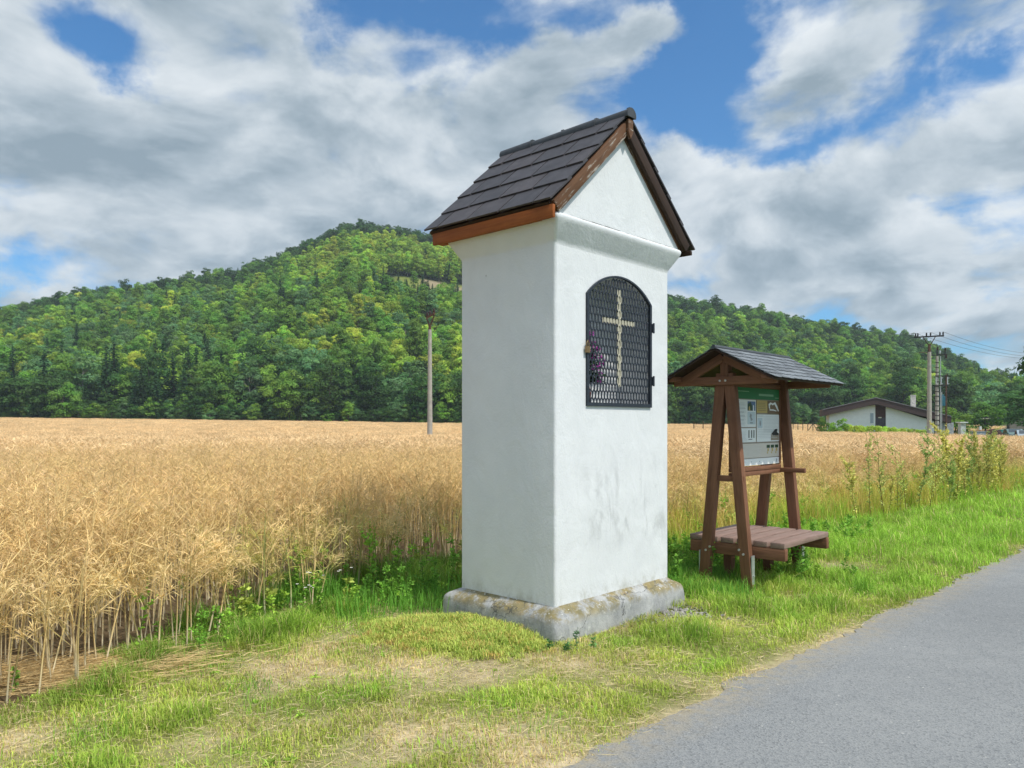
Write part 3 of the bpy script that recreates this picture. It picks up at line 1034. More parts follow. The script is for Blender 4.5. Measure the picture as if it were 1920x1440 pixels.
# ================================================================ the information shelter with its bench deck
def build_shelter():
    O = Vector((2.166, 7.765, 0)); A = math.atan2(0.733, 0.68)
    root = thing('information_shelter', O, A, 'brown timber shelter with grey shingle roof over an information board and low slatted platform', 'information board')
    # local x along the road, local -y toward the road
    Wd = 1.225
    HL = 0.245
    for x in (0.0, Wd):
        for sgn in (-1, 1):
            p0 = Vector((x, sgn * HL, -0.02)); p1 = Vector((x, sgn * 0.040, 2.16))
            lg = beam('leg', p0, p1, 0.08, 0.108, M_BROWN, root, up=(0, -1 * sgn, 0.1), bevel=.006)
        # king post and tie
        beam('king_post', (x, 0, 2.05), (x, 0, 2.335), 0.10, 0.085, M_BROWN, root, up=(0, 1, 0))
        # foot plates
        for sgn in (-1, 1):
            MB().box((x + .0, sgn * (HL + .040), 0.17), (.055, .012, .36)).box((x, sgn * (HL + .052), 0.15), (.016, .014, .016)).box((x, sgn * (HL + .052), 0.04), (.016, .014, .016)).build('ground_anchor', M_GALV, root)
    for x in (-0.055, Wd + .055):
        beam('tie_beam', (x, -0.56, 2.085), (x, 0.56, 2.085), 0.04, 0.085, M_BROWN, root)
    RZ = 2.40; RL0 = -0.25; RL1 = Wd + .28; half = 0.62; EZ = 2.085
    for x in (-.055, Wd + .055):
        for sgn in (-1, 1):
            beam('rafter', (x, 0.0, RZ - .075), (x, sgn * 0.475, 2.0795), 0.045, 0.09, M_BROWN, root, up=(0, sgn * .45, 1))
    for (x, y, z, q) in [(-.083, -.03, 2.085, .011), (-.083, .03, 2.085, .011)] + [(-.05, sg * (yy - .02), zz, .012) for sg in (-1, 1) for (yy, zz) in ((0.225, .36), (0.18, .40))]:
        MB().tube([(x, y, z), (x + .014, y, z)], q, 8).build('bolt', M_BOLT, root)
    # purlins
    for sgn in (-1, 1):
        beam('purlin', (RL0 + .03, sgn * .50, 2.115), (RL1 - .03, sgn * .50, 2.115), 0.06, 0.06, M_BROWN, root)
    # roof boarding + shingles
    shg = simple('grey_shingle', (0.085, 0.095, 0.105), 0.85, 0, 0.3, 14, 0.4)
    sm, N, bb = pmat('shingle', rough=0.85)
    at_ = N.node('ShaderNodeAttribute', attribute_name='Col').outputs['Color']
    N.l.new(N.mix(1.0, at_, N.ramp(N.noise(objco(N), 60, 5, 0.7), [(0.3, 0.6), (0.7, 1.4)]), 'MULTIPLY'), bb.inputs['Base Color'])
    bump(N, bb, N.noise(objco(N), 120, 3, 0.6), 0.5, 0.004)
    rr = random.Random(4)
    tiles = MB()
    for sgn in (-1, 1):
        e = Vector((0, sgn * half, EZ)); a = Vector((0, 0, RZ))
        dn = (e - a).normalized(); L = (e - a).length
        nr = Vector((0, sgn * abs(dn.z), abs(dn.y)))
        P = []
        for x in (RL0, RL1):
            P += [a + Vector((x, 0, 0)), e + Vector((x, 0, 0)), e + Vector((x, 0, 0)) - nr * .02, a + Vector((x, 0, -.022))]
        MB().add(P, [(0, 1, 2, 3), (7, 6, 5, 4), (0, 4, 5, 1), (1, 5, 6, 2), (2, 6, 7, 3), (3, 7, 4, 0)]).build('roof_boarding', M_DARKWOOD, root)
        nc = 7; ex = L / nc; tw = 0.145
        for c in range(nc):
            x = RL0 - .012 - (tw / 2 if c % 2 else 0)
            while x < RL1 + .012:
                xa = max(x, RL0 - .012); xb = min(x + tw, RL1 + .012); x += tw
                if xb - xa < .02: continue
                k = rr.uniform(.75, 1.3); s1 = (c + 1) * ex + .02; s0 = c * ex - .02
                cut = .022
                up0, up1 = 0.004, 0.013 + rr.uniform(0, .002)
                pts = [(xa, s0, up0), (xb, s0, up0), (xb - .003, s1 - cut, up1 - .002), (xb - .03, s1, up1), (xa + .03, s1, up1), (xa + .003, s1 - cut, up1 - .002)]
                lo = [a + dn * s + nr * h + Vector((xx, 0, 0)) for xx, s, h in pts]
                hi = [p + nr * .005 for p in lo]
                n = len(pts)
                tiles.add(lo + hi, [tuple(range(n)), tuple(n + i for i in reversed(range(n)))] + [(i, (i + 1) % n, n + (i + 1) % n, n + i) for i in range(n)], 0, (.155 * k, .170 * k, .185 * k))
        # ridge strip
    tiles.tube([(RL0 - .02, 0, RZ + .012), (RL1 + .02, 0, RZ + .012)], .022, 8, 0, True, (.07, .08, .09))
    tiles.build('roof_shingles', sm, root)
    # ---- the notice board
    bx0, bx1, bz0, bz1 = 0.085, Wd - .085, 1.215, 2.03
    by = -0.03
    for z in (bz0 - .035, bz0 - .085):
        beam('board_rail', (0.045, by, z), (Wd - .045, by, z), 0.06, 0.045, M_BROWN, root)
    beam('board_rail', (0.045, by, bz1 + .03), (Wd - .045, by, bz1 + .03), 0.05, 0.05, M_BROWN, root)
    for x in (0.06, Wd - .06):
        beam('board_stile', (x, by, bz0 - .01), (x, by, bz1), 0.045, 0.05, M_BROWN, root, up=(0, 1, 0))
    beam('cross_rail', (0.0, -.20, 1.10), (0.0, .20, 1.10), 0.035, 0.06, M_BROWN, root)
    beam('cross_rail', (Wd - .065, -.34, 1.14), (Wd - .065, .14, 1.14), 0.045, 0.05, M_BROWN, root)
    pm = {}
    for nm, c in (('paper', (.82, .83, .82)), ('header', (.015, .17, .05)), ('beige', (.66, .60, .53)), ('white', (.88, .88, .88)), ('ink', (.32, .33, .34)), ('black', (.03, .03, .03)),
                  ('sand', (.55, .40, .13)), ('brownmap', (.20, .13, .07)), ('blue', (.10, .17, .32)), ('leafgreen', (.03, .07, .03)), ('rule', (.33, .27, .21)), ('palegreen', (.22, .42, .25)), ('faint', (.60, .61, .61)), ('lightblue', (.55, .63, .68)), ('line', (.74, .72, .68))):
        pm[nm] = pmat('print_' + nm, c, 0.5)[0]
    names = list(pm)
    nb = MB()
    Yf = by - .018

    def rect(u0, v0, u1, v1, mname, lay):
        """u,v in 0..1 across the board face, v from the top"""
        xa = bx0 + (bx1 - bx0) * u0; xb = bx0 + (bx1 - bx0) * u1
        za = bz1 - (bz1 - bz0) * v0; zb = bz1 - (bz1 - bz0) * v1
        y = Yf - lay * .0016
        nb.box(((xa + xb) / 2, y, (za + zb) / 2), (abs(xb - xa), .0012, abs(za - zb)), names.index(mname))

    def poly(pts, mname, lay):
        y = Yf - lay * .0016
        P = [(bx0 + (bx1 - bx0) * u, bz1 - (bz1 - bz0) * v) for u, v in pts]
        nb.prism(P, y - .0006, y + .0006, names.index(mname))

    def lines(u0, v0, u1, v1, n, mname='ink', seed=0):
        r2 = random.Random(seed)
        for k in range(n):
            v = v0 + (v1 - v0) * (k + .5) / n
            rect(u0, v - .0022, u0 + (u1 - u0) * r2.uniform(.82, 1), v + .0022, mname, 3)
    nb.box(((bx0 + bx1) / 2, by - .004, (bz0 + bz1) / 2), (bx1 - bx0, .022, bz1 - bz0), names.index('rule'))
    rect(0, 0, 1, .145, 'header', 1)
    rect(.06, .045, .30, .055, 'palegreen', 2); rect(.02, .02, .045, .09, 'palegreen', 2); rect(.52, .07, .86, .098, 'palegreen', 2); rect(.9, .11, .99, .12, 'palegreen', 2)
    rect(.0, .155, .455, .505, 'paper', 1); rect(0, .52, .455, .70, 'paper', 1); rect(.475, .34, 1, .70, 'paper', 1)
    rect(0, .72, 1, .905, 'beige', 1); rect(0, .915, 1, 1, 'white', 1)
    rect(.475, .155, .72, .32, 'sand', 1); rect(.73, .155, 1, .33, 'brownmap', 1)
    lines(.50, .18, .69, .30, 5, 'brownmap', 3)
    poly([(.02, .17), (.09, .17), (.09, .178), (.02, .178)], 'black', 2)
    lines(.02, .19, .24, .49, 17, 'faint', 1); lines(.02, .19, .22, .49, 6, 'ink', 8)
    rect(.27, .175, .44, .295, 'blue', 2); poly([(.27, .21), (.33, .18), (.37, .24), (.37, .295), (.27, .295)], 'leafgreen', 3); rect(.385, .225, .405, .295, 'white', 3); poly([(.29, .25), (.31, .235), (.32, .29), (.29, .29)], 'sand', 4)
    rect(.27, .31, .44, .47, 'lightblue', 2); poly([(.33, .33), (.36, .35), (.35, .38), (.38, .41), (.34, .43), (.33, .39), (.31, .37)], 'ink', 3); rect(.32, .448, .38, .456, 'black', 3)
    poly([(.02, .535), (.10, .535), (.10, .543), (.02, .543)], 'black', 2)
    lines(.02, .56, .26, .69, 8, 'faint', 4)
    for u in (.29, .35, .40): rect(u, .545, u + .018, .645, 'black', 2)
    rect(.29, .66, .37, .668, 'black', 2)
    lines(.63, .36, .98, .58, 12, 'faint', 5); lines(.50, .53, .98, .66, 6, 'faint', 6); rect(.49, .36, .62, .365, 'ink', 2)
    rect(.495, .385, .60, .52, 'lightblue', 2); poly([(.54, .42), (.56, .43), (.565, .47), (.545, .50), (.535, .46)], 'ink', 3)
    rect(.80, .60, .99, .685, 'rule', 2); poly([(.81, .595), (.90, .535), (.95, .53), (.94, .575), (.99, .60), (.98, .615), (.85, .62)], 'black', 4)
    poly([(.74, .20), (.79, .175), (.84, .19), (.90, .17), (.95, .22), (.99, .29), (.97, .295), (.92, .24), (.88, .20), (.84, .215), (.80, .20), (.77, .225), (.78, .265), (.75, .25)], 'white', 3)
    poly([(.76, .255), (.78, .27), (.86, .27), (.93, .285), (.93, .295), (.85, .285), (.77, .285)], 'white', 3)
    lines(.03, .745, .62, .89, 9, 'line', 7)
    for u in (.70, .80, .90):
        rect(u, .745, u + .075, .785, 'leafgreen', 2); rect(u + .02, .79, u + .05, .83, 'sand', 2); rect(u + .01, .835, u + .03, .86, 'sand', 2)
    for (u, h) in ((.15, .04), (.35, .012), (.53, .012), (.93, .045)):
        rect(u, .957 - h / 2, u + .014, .957 + h / 2, 'ink', 2)
    nb.build('notice_board', [pm[n] for n in names], root)
    # ---- platform (seat) carried by bearers bolted to the legs
    x0, x1 = 0.05, Wd - .05
    ys = np.linspace(-.60, .46, 7)
    for i in range(6):
        ya, yb = ys[i], ys[i + 1]
        w = (yb - ya) - .032
        yc = (ya + yb) / 2
        beam('seat_slat', (x0, yc, .468), (x1, yc, .468), w, .055, M_DECK, root, bevel=.008)
    for x in (x0 + .036, x1 - .036):
        beam('bearer', (x, -.59, .379), (x, .44, .379), 0.07, .12, M_BROWN, root, bevel=.01)
    # two stub posts under the middle
    for (x, y) in ((.30, .12), (.98, -.0)):
        beam('stub_post', (x, y, -.02), (x, y, .44), .09, .09, M_BROWN, root, up=(0, 1, 0))
    return root


build_shelter()

# ================================================================ house, poles, cars and other things by the road
def build_house():
    C0 = HOUSE_C
    a = R(-19)
    root = thing('bungalow', (C0.x, C0.y, C0.z), a, 'white low bungalow with deep brown roof edge and pale chimney beyond the field', 'house')
    k = 92 / F                                   # metres per photo pixel at the front wall
    zof = lambda y: EYE + (HZ - y) * k - C0.z
    xof = lambda p: (p - 1650) * k
    ww = simple('house_render', (0.83, 0.83, 0.82), 0.9, 0, 0.05, 3)
    br = simple('brown_cladding', (0.075, 0.05, 0.047), 0.7, 0, 0.2, 8)
    dk = simple('brown_boards', (0.09, 0.048, 0.04), 0.7, 0, 0.2, 8)
    gl = simple('window_pane_glass', (0.34, 0.40, 0.45), 0.15, 0, 0.1, 3, spec=0.6)
    rf = simple('roof_felt', (0.22, 0.21, 0.22), 0.8, 0, 0.15, 4)
    xl, xr, xp = xof(1562), xof(1740), xof(1642)
    Dp = 6.5
    zl, zr, zp = zof(776), zof(790), zof(759)
    w = MB()
    w.prism([(xl, -.6), (xof(1642), -.6), (xof(1642), zp), (xl, zl)], 0, Dp)
    w.prism([(xof(1660), -.6), (xr, -.6), (xr, zr), (xof(1660), zof(762))], 0, Dp)
    w.build('wall', ww, root)
    MB().box(((xof(1642) + xof(1660)) / 2, .25, (zof(783) + zof(757)) / 2), (xof(1660) - xof(1642) - .004, .1, zof(757) - zof(783))).build('entrance_cladding', dk, root)
    MB().box(((xof(1642) + xof(1660)) / 2, .28, (zof(783) - .6) / 2), (xof(1660) - xof(1642) - .004, .1, zof(783) + .6)).build('door', simple('door_dark', (.08, .07, .085), .4), root)
    MB().box((xof(1650), .12, zof(783)), (.35, .12, .12)).build('porch_lamp', simple('lamp_shade', (.7, .66, .5), .4), root)
    fr = MB().box((xof(1636), -.02, zof(784)), (.48, .06, 1.35)).build('window', ww, root)
    MB().box((xof(1636), -.055, zof(784)), (.36, .02, 1.2)).build('pane', gl, fr)
    # roof with a deep fascia
    xa, xb = xof(1550), xof(1766)
    th = .74
    tl, tp, tr = zof(768.5), zof(746.5), zof(782)
    r = MB()
    for (x0, z0, x1, z1) in ((xa, tl, xp, tp), (xp, tp, xb, tr)):
        r.prism([(x0, z0), (x1, z1), (x1, z1 - th), (x0, z0 - th)], -.75, Dp + .6)
    r.build('fascia', br, root)
    r2 = MB()
    for (x0, z0, x1, z1) in ((xa - .05, tl, xp, tp), (xp, tp, xb + .05, tr)):
        r2.prism([(x0, z0 + .004), (x1, z1 + .004), (x1, z1 + .09), (x0, z0 + .09)], -.82, Dp + .65)
    rfo = r2.build('roof', rf, root)
    MB().box((xof(1711.5), 2.5, (zof(741) + zof(770)) / 2), (.52, .52, zof(741) - zof(770))).box((xof(1711.5), 2.5, zof(741) + .03), (.62, .62, .06)).build('chimney', simple('chimney_render', (.62, .58, .52), .9), rfo)
    # lower wing on the right
    MB().box((xof(1760), 3.2, zof(798) / 2), (2.0, 4.0, zof(796) + .6)).build('side_wing', simple('grey_wall', (.42, .43, .45), .9), root)
    return root


build_house()

M_CONC = simple('pole_concrete', (0.36, 0.34, 0.30), 0.9, 0, 0.18, 4, 0.3)
M_RUST = simple('rusty_crossarm', (0.10, 0.055, 0.04), 0.8, 0.2, 0.3, 9)
M_IRON = simple('dark_iron', (0.035, 0.033, 0.035), 0.7, 0.3, 0.2, 9)
M_INSUL = simple('insulator', (0.05, 0.025, 0.02), 0.25)
M_WIRE = simple('wire', (0.10, 0.10, 0.105), 0.5, 0.5)
M_BLUE = simple('transformer_blue', (0.02, 0.11, 0.15), 0.5)


def build_field_pole():
    d = 50
    p = at(806, d)
    top = EYE + (HZ - 618) * d / F
    root = thing('utility_pole', p, 0, 'lone concrete pole with rusty crossarm in the crop left of the shrine', 'utility pole')
    h = top - p.z
    MB().tube([(0, 0, -.3), (0, 0, h * .5), (0, 0, h)], [.185, .15, .115], 12).build('pole', M_CONC, root, smooth=True)
    MB().tube([(0, 0, h), (0, 0, h + .28)], .10, 10).bar((0, 0, h + .2), (.30, -.1, h + .92), .07, .07).bar((0, 0, h + .2), (-.22, .1, h + .75), .07, .07).build('bracket', M_RUST, root)
    dirv = Vector((.34, -.94, 0))
    c = Vector((.04, 0, h + .92))
    dz = Vector((0, 0, .0))
    ends = [c + dirv * -1.0, c + dirv * 1.0]
    MB().bar(ends[0], ends[1], .12, .12).build('crossarm', M_RUST, root)
    ins = []
    for s in (-.9, -.15, .9):
        q = c + dirv * s
        MB().tube([q + Vector((0, 0, .05)), q + Vector((0, 0, .14)), q + Vector((0, 0, .22)), q + Vector((0, 0, .32))], [.03, .075, .07, .05], 10).build('insulator', M_INSUL, root, smooth=True)
        ins.append(Vector(p) + q + Vector((0, 0, .33)))
    return ins


def build_road_pole():
    d = 75
    p = at(1742.5, d)
    root = thing('utility_pole', p, 0, 'pale round concrete pole with wide dark crossarm beside the bungalow', 'utility pole')
    z = lambda y: EYE + (HZ - y) * d / F - p.z
    h = z(660)
    MB().tube([(0, 0, -.3), (0, 0, h * .5), (0, 0, h)], [.235, .20, .165], 14).build('pole', M_CONC, root, smooth=True)
    arm_z = z(631)
    a = R(-33); dv = Vector((math.cos(a), math.sin(a), 0))
    MB().tube([(0, 0, h), (0, 0, z(645))], [.15, .10], 10).bar((0, 0, z(650)), dv * .55 + Vector((0, 0, arm_z)), .07, .07).bar((0, 0, z(650)), dv * -.55 + Vector((0, 0, arm_z)), .07, .07).bar((-1.0, 0, z(661)), (.05, 0, z(661)), .06, .06).build('bracket', M_RUST, root)
    c = Vector((-.05, 0, arm_z))
    MB().bar(c + dv * -1.3, c + dv * 1.3, .12, .13).build('crossarm', M_IRON, root)
    outs = []
    for s in (-1.15, -.95, -.2, .15, .95, 1.22):
        q = c + dv * s
        MB().tube([q + Vector((0, 0, .06)), q + Vector((0, 0, .12)), q + Vector((0, 0, .30)), q + Vector((0, 0, .38))], [.03, .075, .07, .045], 8).build('insulator', M_IRON, root, smooth=True)
        outs.append(Vector(p) + q + Vector((0, 0, .39)))
    return outs


def build_transformer_pole():
    d = 79
    p = at(1757, d)
    root = thing('transformer_pole', p, 0, 'banded concrete pole carrying a steel platform and blue transformer box behind the round pole', 'utility pole')
    z = lambda y: EYE + (HZ - y) * d / F - p.z
    k = d / F
    h = z(668)
    MB().tube([(0, 0, -.3), (0, 0, h)], [.20, .13], 12).build('pole', M_CONC, root, smooth=True)
    for y in np.arange(680, 800, 9.0):
        r = .20 - .07 * (z(y) / h)
        MB().tube([(0, 0, z(y) - .04), (0, 0, z(y) + .04)], r + .03, 12).build('pole_band', M_IRON, root)
    MB().tube([(0, 0, h), (0, 0, z(655))], .05, 8).bar((-.55, 0, z(666)), (1.0, -.1, z(665)), .10, .10).bar((.78, -.1, z(672)), (.78, -.1, z(655)), .07, .07).build('crossarm', M_IRON, root)
    for (x, y) in ((0, 653), (.80, 655), (.24, 660), (.9, 668)):
        MB().tube([(x, -.1, z(y) - .2), (x, -.1, z(y)), (x, -.1, z(y) + .15)], [.05, .09, .05], 8).build('insulator', M_INSUL if y != 660 else M_GALV, root, smooth=True)
    for (y_, q_) in ((-.25, 723), (.25, 723), (-.25, 705)):
        MB().bar((-.35, y_, z(q_)), (1.03, y_, z(q_)), .08, .09).build('platform_beam', M_IRON, root)
    for x in (-.25, .28, .92):
        MB().box((x, -.28, z(714)), (.07, .05, .75)).box((x + .09, -.28, z(709)), (.16, .05, .06)).box((x + .09, -.28, z(720)), (.16, .05, .06)).build('fuse_holder', M_GALV, root)
    MB().box((.56, .2, z(752)), (.50, .6, 1.0)).box((.56, .2, z(741.5)), (.34, .4, .22)).build('transformer', M_BLUE, root, bevel=.03)
    MB().tube([(.30, -.1, -.2), (.30, -.1, z(668))], .04, 6).build('conduit', M_GALV, root)
    MB().tube([(.42, -.1, -.2), (.42, -.1, z(735))], .03, 6).build('conduit', M_GALV, root)
    t = thing('utility_pole', at(1774, 81), 0, 'thin brown wooden mast right of the blue transformer box', 'utility pole')
    zz = lambda y: EYE + (HZ - y) * 81 / F - t.location.z
    MB().tube([(0, 0, -.2), (0, 0, zz(702))], [.10, .07], 8).build('pole', M_RUST, t, smooth=True)
    MB().bar((-.25, 0, zz(706)), (.25, 0, zz(706)), .06, .06).tube([(.18, 0, zz(706)), (.18, 0, zz(700))], .05, 6).build('crossarm', M_IRON, t)
    return Vector(p) + Vector((.8, -.1, z(655)))


def wire(a, b, sag, label, group=None, r=.011):
    pts = [a.lerp(b, t) - Vector((0, 0, sag * 4 * t * (1 - t))) for t in np.linspace(0, 1, 25)]
    o = MB().tube(pts, r, 5).build('power_line', M_WIRE)
    tag(o, label, 'wire', group)


_fp = build_field_pole()
_rp = build_road_pole()
_tp = build_transformer_pole()
for i, (q, s) in enumerate(zip(_fp, (1, 2, 4))):
    wire(q, _rp[s], 0.9, 'thin wire running from the lone field pole behind the shrine toward the wide crossarm', 'wires strung from the lone field pole', .006)
for i, (s, yy, lab) in enumerate(((5, 645, 'uppermost of three thin wires leaving the crossarm to the right'), (3, 652, 'middle one of three thin wires leaving the crossarm to the right'), (0, 657, 'lowest of three thin wires leaving the crossarm to the right'))):
    dd = 118
    x = (2010 - 960) / F * dd
    wire(_rp[s], Vector((x, dd, EYE + (HZ - yy - 12) * dd / F)), 1.2, lab, None, .016)
# the next pole of the line, outside the picture to the right
_np = at(2010, 118)
t = thing('utility_pole', _np, 0, 'distant concrete pole outside the right edge where the three wires end', 'utility pole')
MB().tube([(0, 0, -.3), (0, 0, 13.6 - _np.z)], [.23, .16], 12).build('pole', M_CONC, t, smooth=True)
MB().bar((-1.3, 0, 12.6 - _np.z), (1.3, 0, 12.6 - _np.z), .12, .12).build('crossarm', M_IRON, t)


def build_car(px, d, rz, col, label):
    p = at(px, d)
    p.z += .02
    root = thing('parked_car', p, rz, label, 'car', 'cars parked by the far road')
    paint = simple('car_paint_' + ('pale' if col[0] > .3 else 'green'), col, 0.25, 0.2, 0.05, 2, spec=.6)
    glass = simple('car_glass', (.03, .045, .055), 0.1, spec=.7)
    tyre = simple('tyre', (.02, .02, .02), .9)
    # side profile, x along the car
    prof = [(-2.05, .30), (-2.08, .62), (-1.98, .86), (-1.25, .95), (-.60, 1.40), (.75, 1.44), (1.45, 1.02), (2.0, .90), (2.08, .62), (2.05, .30)]
    b = MB()
    b.prism(prof, -.82, .82)
    b.build('body', paint, root, bevel=.06, smooth=True)
    for y in (-.83, .83):
        MB().prism([(-1.08, .98), (-.56, 1.36), (.70, 1.39), (1.24, 1.02)], y - .005, y + .005).build('side_window', glass, root)
    for (x0, z0, x1, z1) in ((-1.20, 1.0, -.66, 1.375), (1.38, 1.08, .84, 1.42)):
        s = -1 if x0 < 0 else 1
        MB().add([(x0 + s * .012, -.66, z0), (x0 + s * .012, .66, z0), (x1 + s * .012, .60, z1), (x1 + s * .012, -.60, z1)], [(0, 1, 2, 3)]).build('windscreen', glass, root)
    for x in (-1.3, 1.3):
        for y in (-.76, .76):
            wv = MB().tube([(x, y - .1, .31), (x, y + .1, .31)], .31, 16).build('wheel', tyre, root, smooth=True)
            MB().tube([(x, y + (.105 if y > 0 else -.105), .31), (x, y + (.115 if y > 0 else -.115), .31)], .17, 10).build('rim', M_GALV, wv)
    for y in (-.6, .6):
        MB().box((-2.06, y, .72), (.06, .3, .14)).build('headlight', M_GALV, root)
    MB().box((-2.085, 0, .45), (.05, 1.3, .22)).build('bumper', tyre, root, bevel=.015)


build_car(1899, 92, R(-112), (0.16, 0.24, 0.22), 'grey green car standing behind the pale car at right edge')
build_car(1922, 80, R(-118), (0.42, 0.50, 0.54), 'pale blue grey car at the far right edge of the road')


def odds():
    # teal skip
    p = at(1886, 96)
    t = thing('waste_container', p, R(10), 'teal steel container on the grass left of the two cars', 'container')
    MB().prism([(-1.1, .15), (1.1, .15), (1.25, 1.25), (-1.25, 1.25)], -.6, .6).build('body', simple('teal_paint', (.05, .22, .19), .5), t, bevel=.03)
    MB().box((0, 0, 1.29), (2.6, 1.3, .07)).build('lid', simple('teal_lid', (.06, .26, .22), .5), t, bevel=.02)
    # capped gate pillar
    p = at(1803.5, 62)
    t = thing('gate_pillar', p, 0, 'pale grey pillar with flat cap rising out of the weeds right of the poles', 'pillar')
    MB().box((0, 0, .85), (.42, .42, 2.5)).build('shaft', simple('pillar_render', (.42, .46, .45), .9), t, bevel=.02)
    MB().box((0, 0, 2.14), (.66, .66, .09)).build('cap', simple('pillar_cap', (.55, .58, .57), .9), t, bevel=.01)
    # striped marker
    p = at(1838, 84)
    t = thing('marker_post', p, 0, 'white and orange marker post near the brown heap', 'post')
    b = MB()
    for i in range(5): b.tube([(0, 0, i * .4 - .2), (0, 0, i * .4 + .198)], .13, 10, i % 2)
    b.build('post', [simple('post_white', (.75, .74, .72), .6), simple('post_orange', (.55, .25, .08), .6)], t)
    # grey cabinet and a brown heap
    p = at(1834, 78)
    t = thing('switch_cabinet', p, R(5), 'small blue grey cabinet half hidden by the weeds', 'cabinet')
    MB().box((0, 0, .55), (1.3, .6, 1.5)).build('body', simple('cabinet_paint', (.20, .25, .30), .6), t, bevel=.02)
    MB().box((0, 0, 1.32), (1.4, .7, .05)).build('lid', simple('cabinet_lid', (.30, .33, .36), .6), t)
    p = at(1862, 90)
    rr = random.Random(8)
    V = []; T = []; C = []
    for i in range(1500):
        a = rr.uniform(0, 6.28); r = math.sqrt(rr.random())
        q = Vector((p.x + 1.9 * r * math.cos(a), p.y + 1.1 * r * math.sin(a), p.z + 1.5 * (1 - r ** 2) * rr.uniform(.6, 1)))
        d = Vector((rr.gauss(0, 1), rr.gauss(0, 1), rr.gauss(0, .6))).normalized() * rr.uniform(.15, .4); e = d.orthogonal().normalized() * .05
        o = len(V); V += [q - d, q + e, q + d]; T.append((o, o + 1, o + 2)); k = rr.uniform(.6, 1.3); C += [(.11 * k, .06 * k, .05 * k)] * 3
    o = fastmesh('brush_heap', V, T, C, colmat('brush'))
    tag(o, 'brown heap of cut branches left of the teal container', 'heap')
    # low flat building far right
    p = at(1884, 160)
    t = thing('shed', p, R(8), 'low distant shed with a pale flat roof under the trees at right', 'shed')
    MB().box((0, 0, 1.2), (6, 4, 3.0)).build('wall', simple('shed_wall', (.13, .12, .10), .9), t)
    MB().box((0, 0, 2.78), (6.6, 4.6, .16)).build('roof', simple('shed_roof', (.6, .6, .57), .8), t)
    # field fences: each post line is one fence
    pw = simple('fence_post_wood', (.10, .075, .05), .9)
    for (pa, da, pb, db, n, lab) in ((1301, 96, 1336, 94, 3, 'three dark fence posts with a rail left of the shelter legs'), (1487, 92, 1563, 88, 9, 'line of thin dark fence posts left of the bungalow')):
        A = at(pa, da); B = at(pb, db)
        t = thing('field_fence', A, 0, lab, 'fence')
        for i in range(n):
            q = A.lerp(B, i / (n - 1)) - A
            q.z = gz1(A.x + q.x, A.y + q.y) - A.z
            MB().tube([q - Vector((0, 0, .2)), q + Vector((0, 0, 2.0 + .1 * (i % 3)))], .045 if n > 3 else .06, 6).build('post', pw, t)
        r_ = MB()
        for zz in ((1.55,) if n > 3 else (1.35, 1.7)):
            q = B - A; r_.tube([Vector((0, 0, zz)), q + Vector((0, 0, zz))], .012 if n > 3 else .02, 5)
        r_.build('wire' if n > 3 else 'rail', pw, t)
        if n > 3:
            q = (B - A) * .5
            MB().bar(q + Vector((-.5, 0, 1.2)), q + Vector((0, 0, 2.0)), .06, .06).bar(q + Vector((.5, 0, 1.2)), q + Vector((0, 0, 2.0)), .06, .06).build('brace', pw, t)


odds()

# ================================================================ trees
def leaf_mat(name, col, var=0.30, trans=0.48):
    m, N, b = pmat(name, col, 0.6, spec=0.2)
    oi = N.node('ShaderNodeObjectInfo').outputs['Random']
    a = N.node('ShaderNodeAttribute', attribute_name='Col').outputs['Color']
    hsv = N.node('ShaderNodeHueSaturation')
    N.set(hsv.inputs['Hue'], N.math('ADD', N.math('MULTIPLY', oi, 0.028), 0.489))
    N.set(hsv.inputs['Value'], N.math('ADD', N.math('MULTIPLY', N.math('FRACT', N.math('MULTIPLY', oi, 17.3)), 2 * var), 1 - var))
    c = N.mix(1.0, (*col, 1), a, 'MULTIPLY')
    N.l.new(c, hsv.inputs['Color'])
    c = hsv.outputs[0]
    N.l.new(c, b.inputs['Base Color'])
    t = N.node('ShaderNodeBsdfTranslucent'); N.l.new(c, t.inputs[0])
    mx = N.node('ShaderNodeMixShader'); mx.inputs[0].default_value = trans
    N.l.new(b.outputs[0], mx.inputs[1]); N.l.new(t.outputs[0], mx.inputs[2])
    N.l.new(mx.outputs[0], N.n['Material Output'].inputs[0])
    return m


LM = {
    'dark': leaf_mat('leaf_dark_green', (0.076, 0.165, 0.040)),
    'mid': leaf_mat('leaf_mid_green', (0.205, 0.375, 0.062)),
    'light': leaf_mat('leaf_light_green', (0.345, 0.520, 0.078)),
    'yellow': leaf_mat('leaf_yellow_green', (0.470, 0.580, 0.090)),
    'blue': leaf_mat('leaf_grey_green', (0.175, 0.335, 0.130)),
    'conifer': leaf_mat('needle_green', (0.048, 0.115, 0.038)),
}
M_BARK = simple('bark', (0.10, 0.085, 0.07), 0.95, 0, 0.3, 5)
M_BARKP = simple('pale_bark', (0.30, 0.27, 0.23), 0.95, 0, 0.3, 5)


def leafquads(P, Nn, size, rg, flat=0.38):
    """quads at P facing roughly Nn"""
    n = len(P)
    d = Nn + rg.normal(0, flat, (n, 3)); d /= np.linalg.norm(d, axis=1)[:, None]
    a = np.cross(d, rg.normal(0, 1, (n, 3))); a /= np.linalg.norm(a, axis=1)[:, None]
    b = np.cross(d, a)
    s = size * rg.uniform(.6, 1.25, n)[:, None]
    V = np.stack([P - a * s, P - b * s * .62, P + a * s, P + b * s * .62], 1).reshape(-1, 3)
    i = np.arange(n) * 4
    return V, np.c_[i, i + 1, i + 2, i + 3]


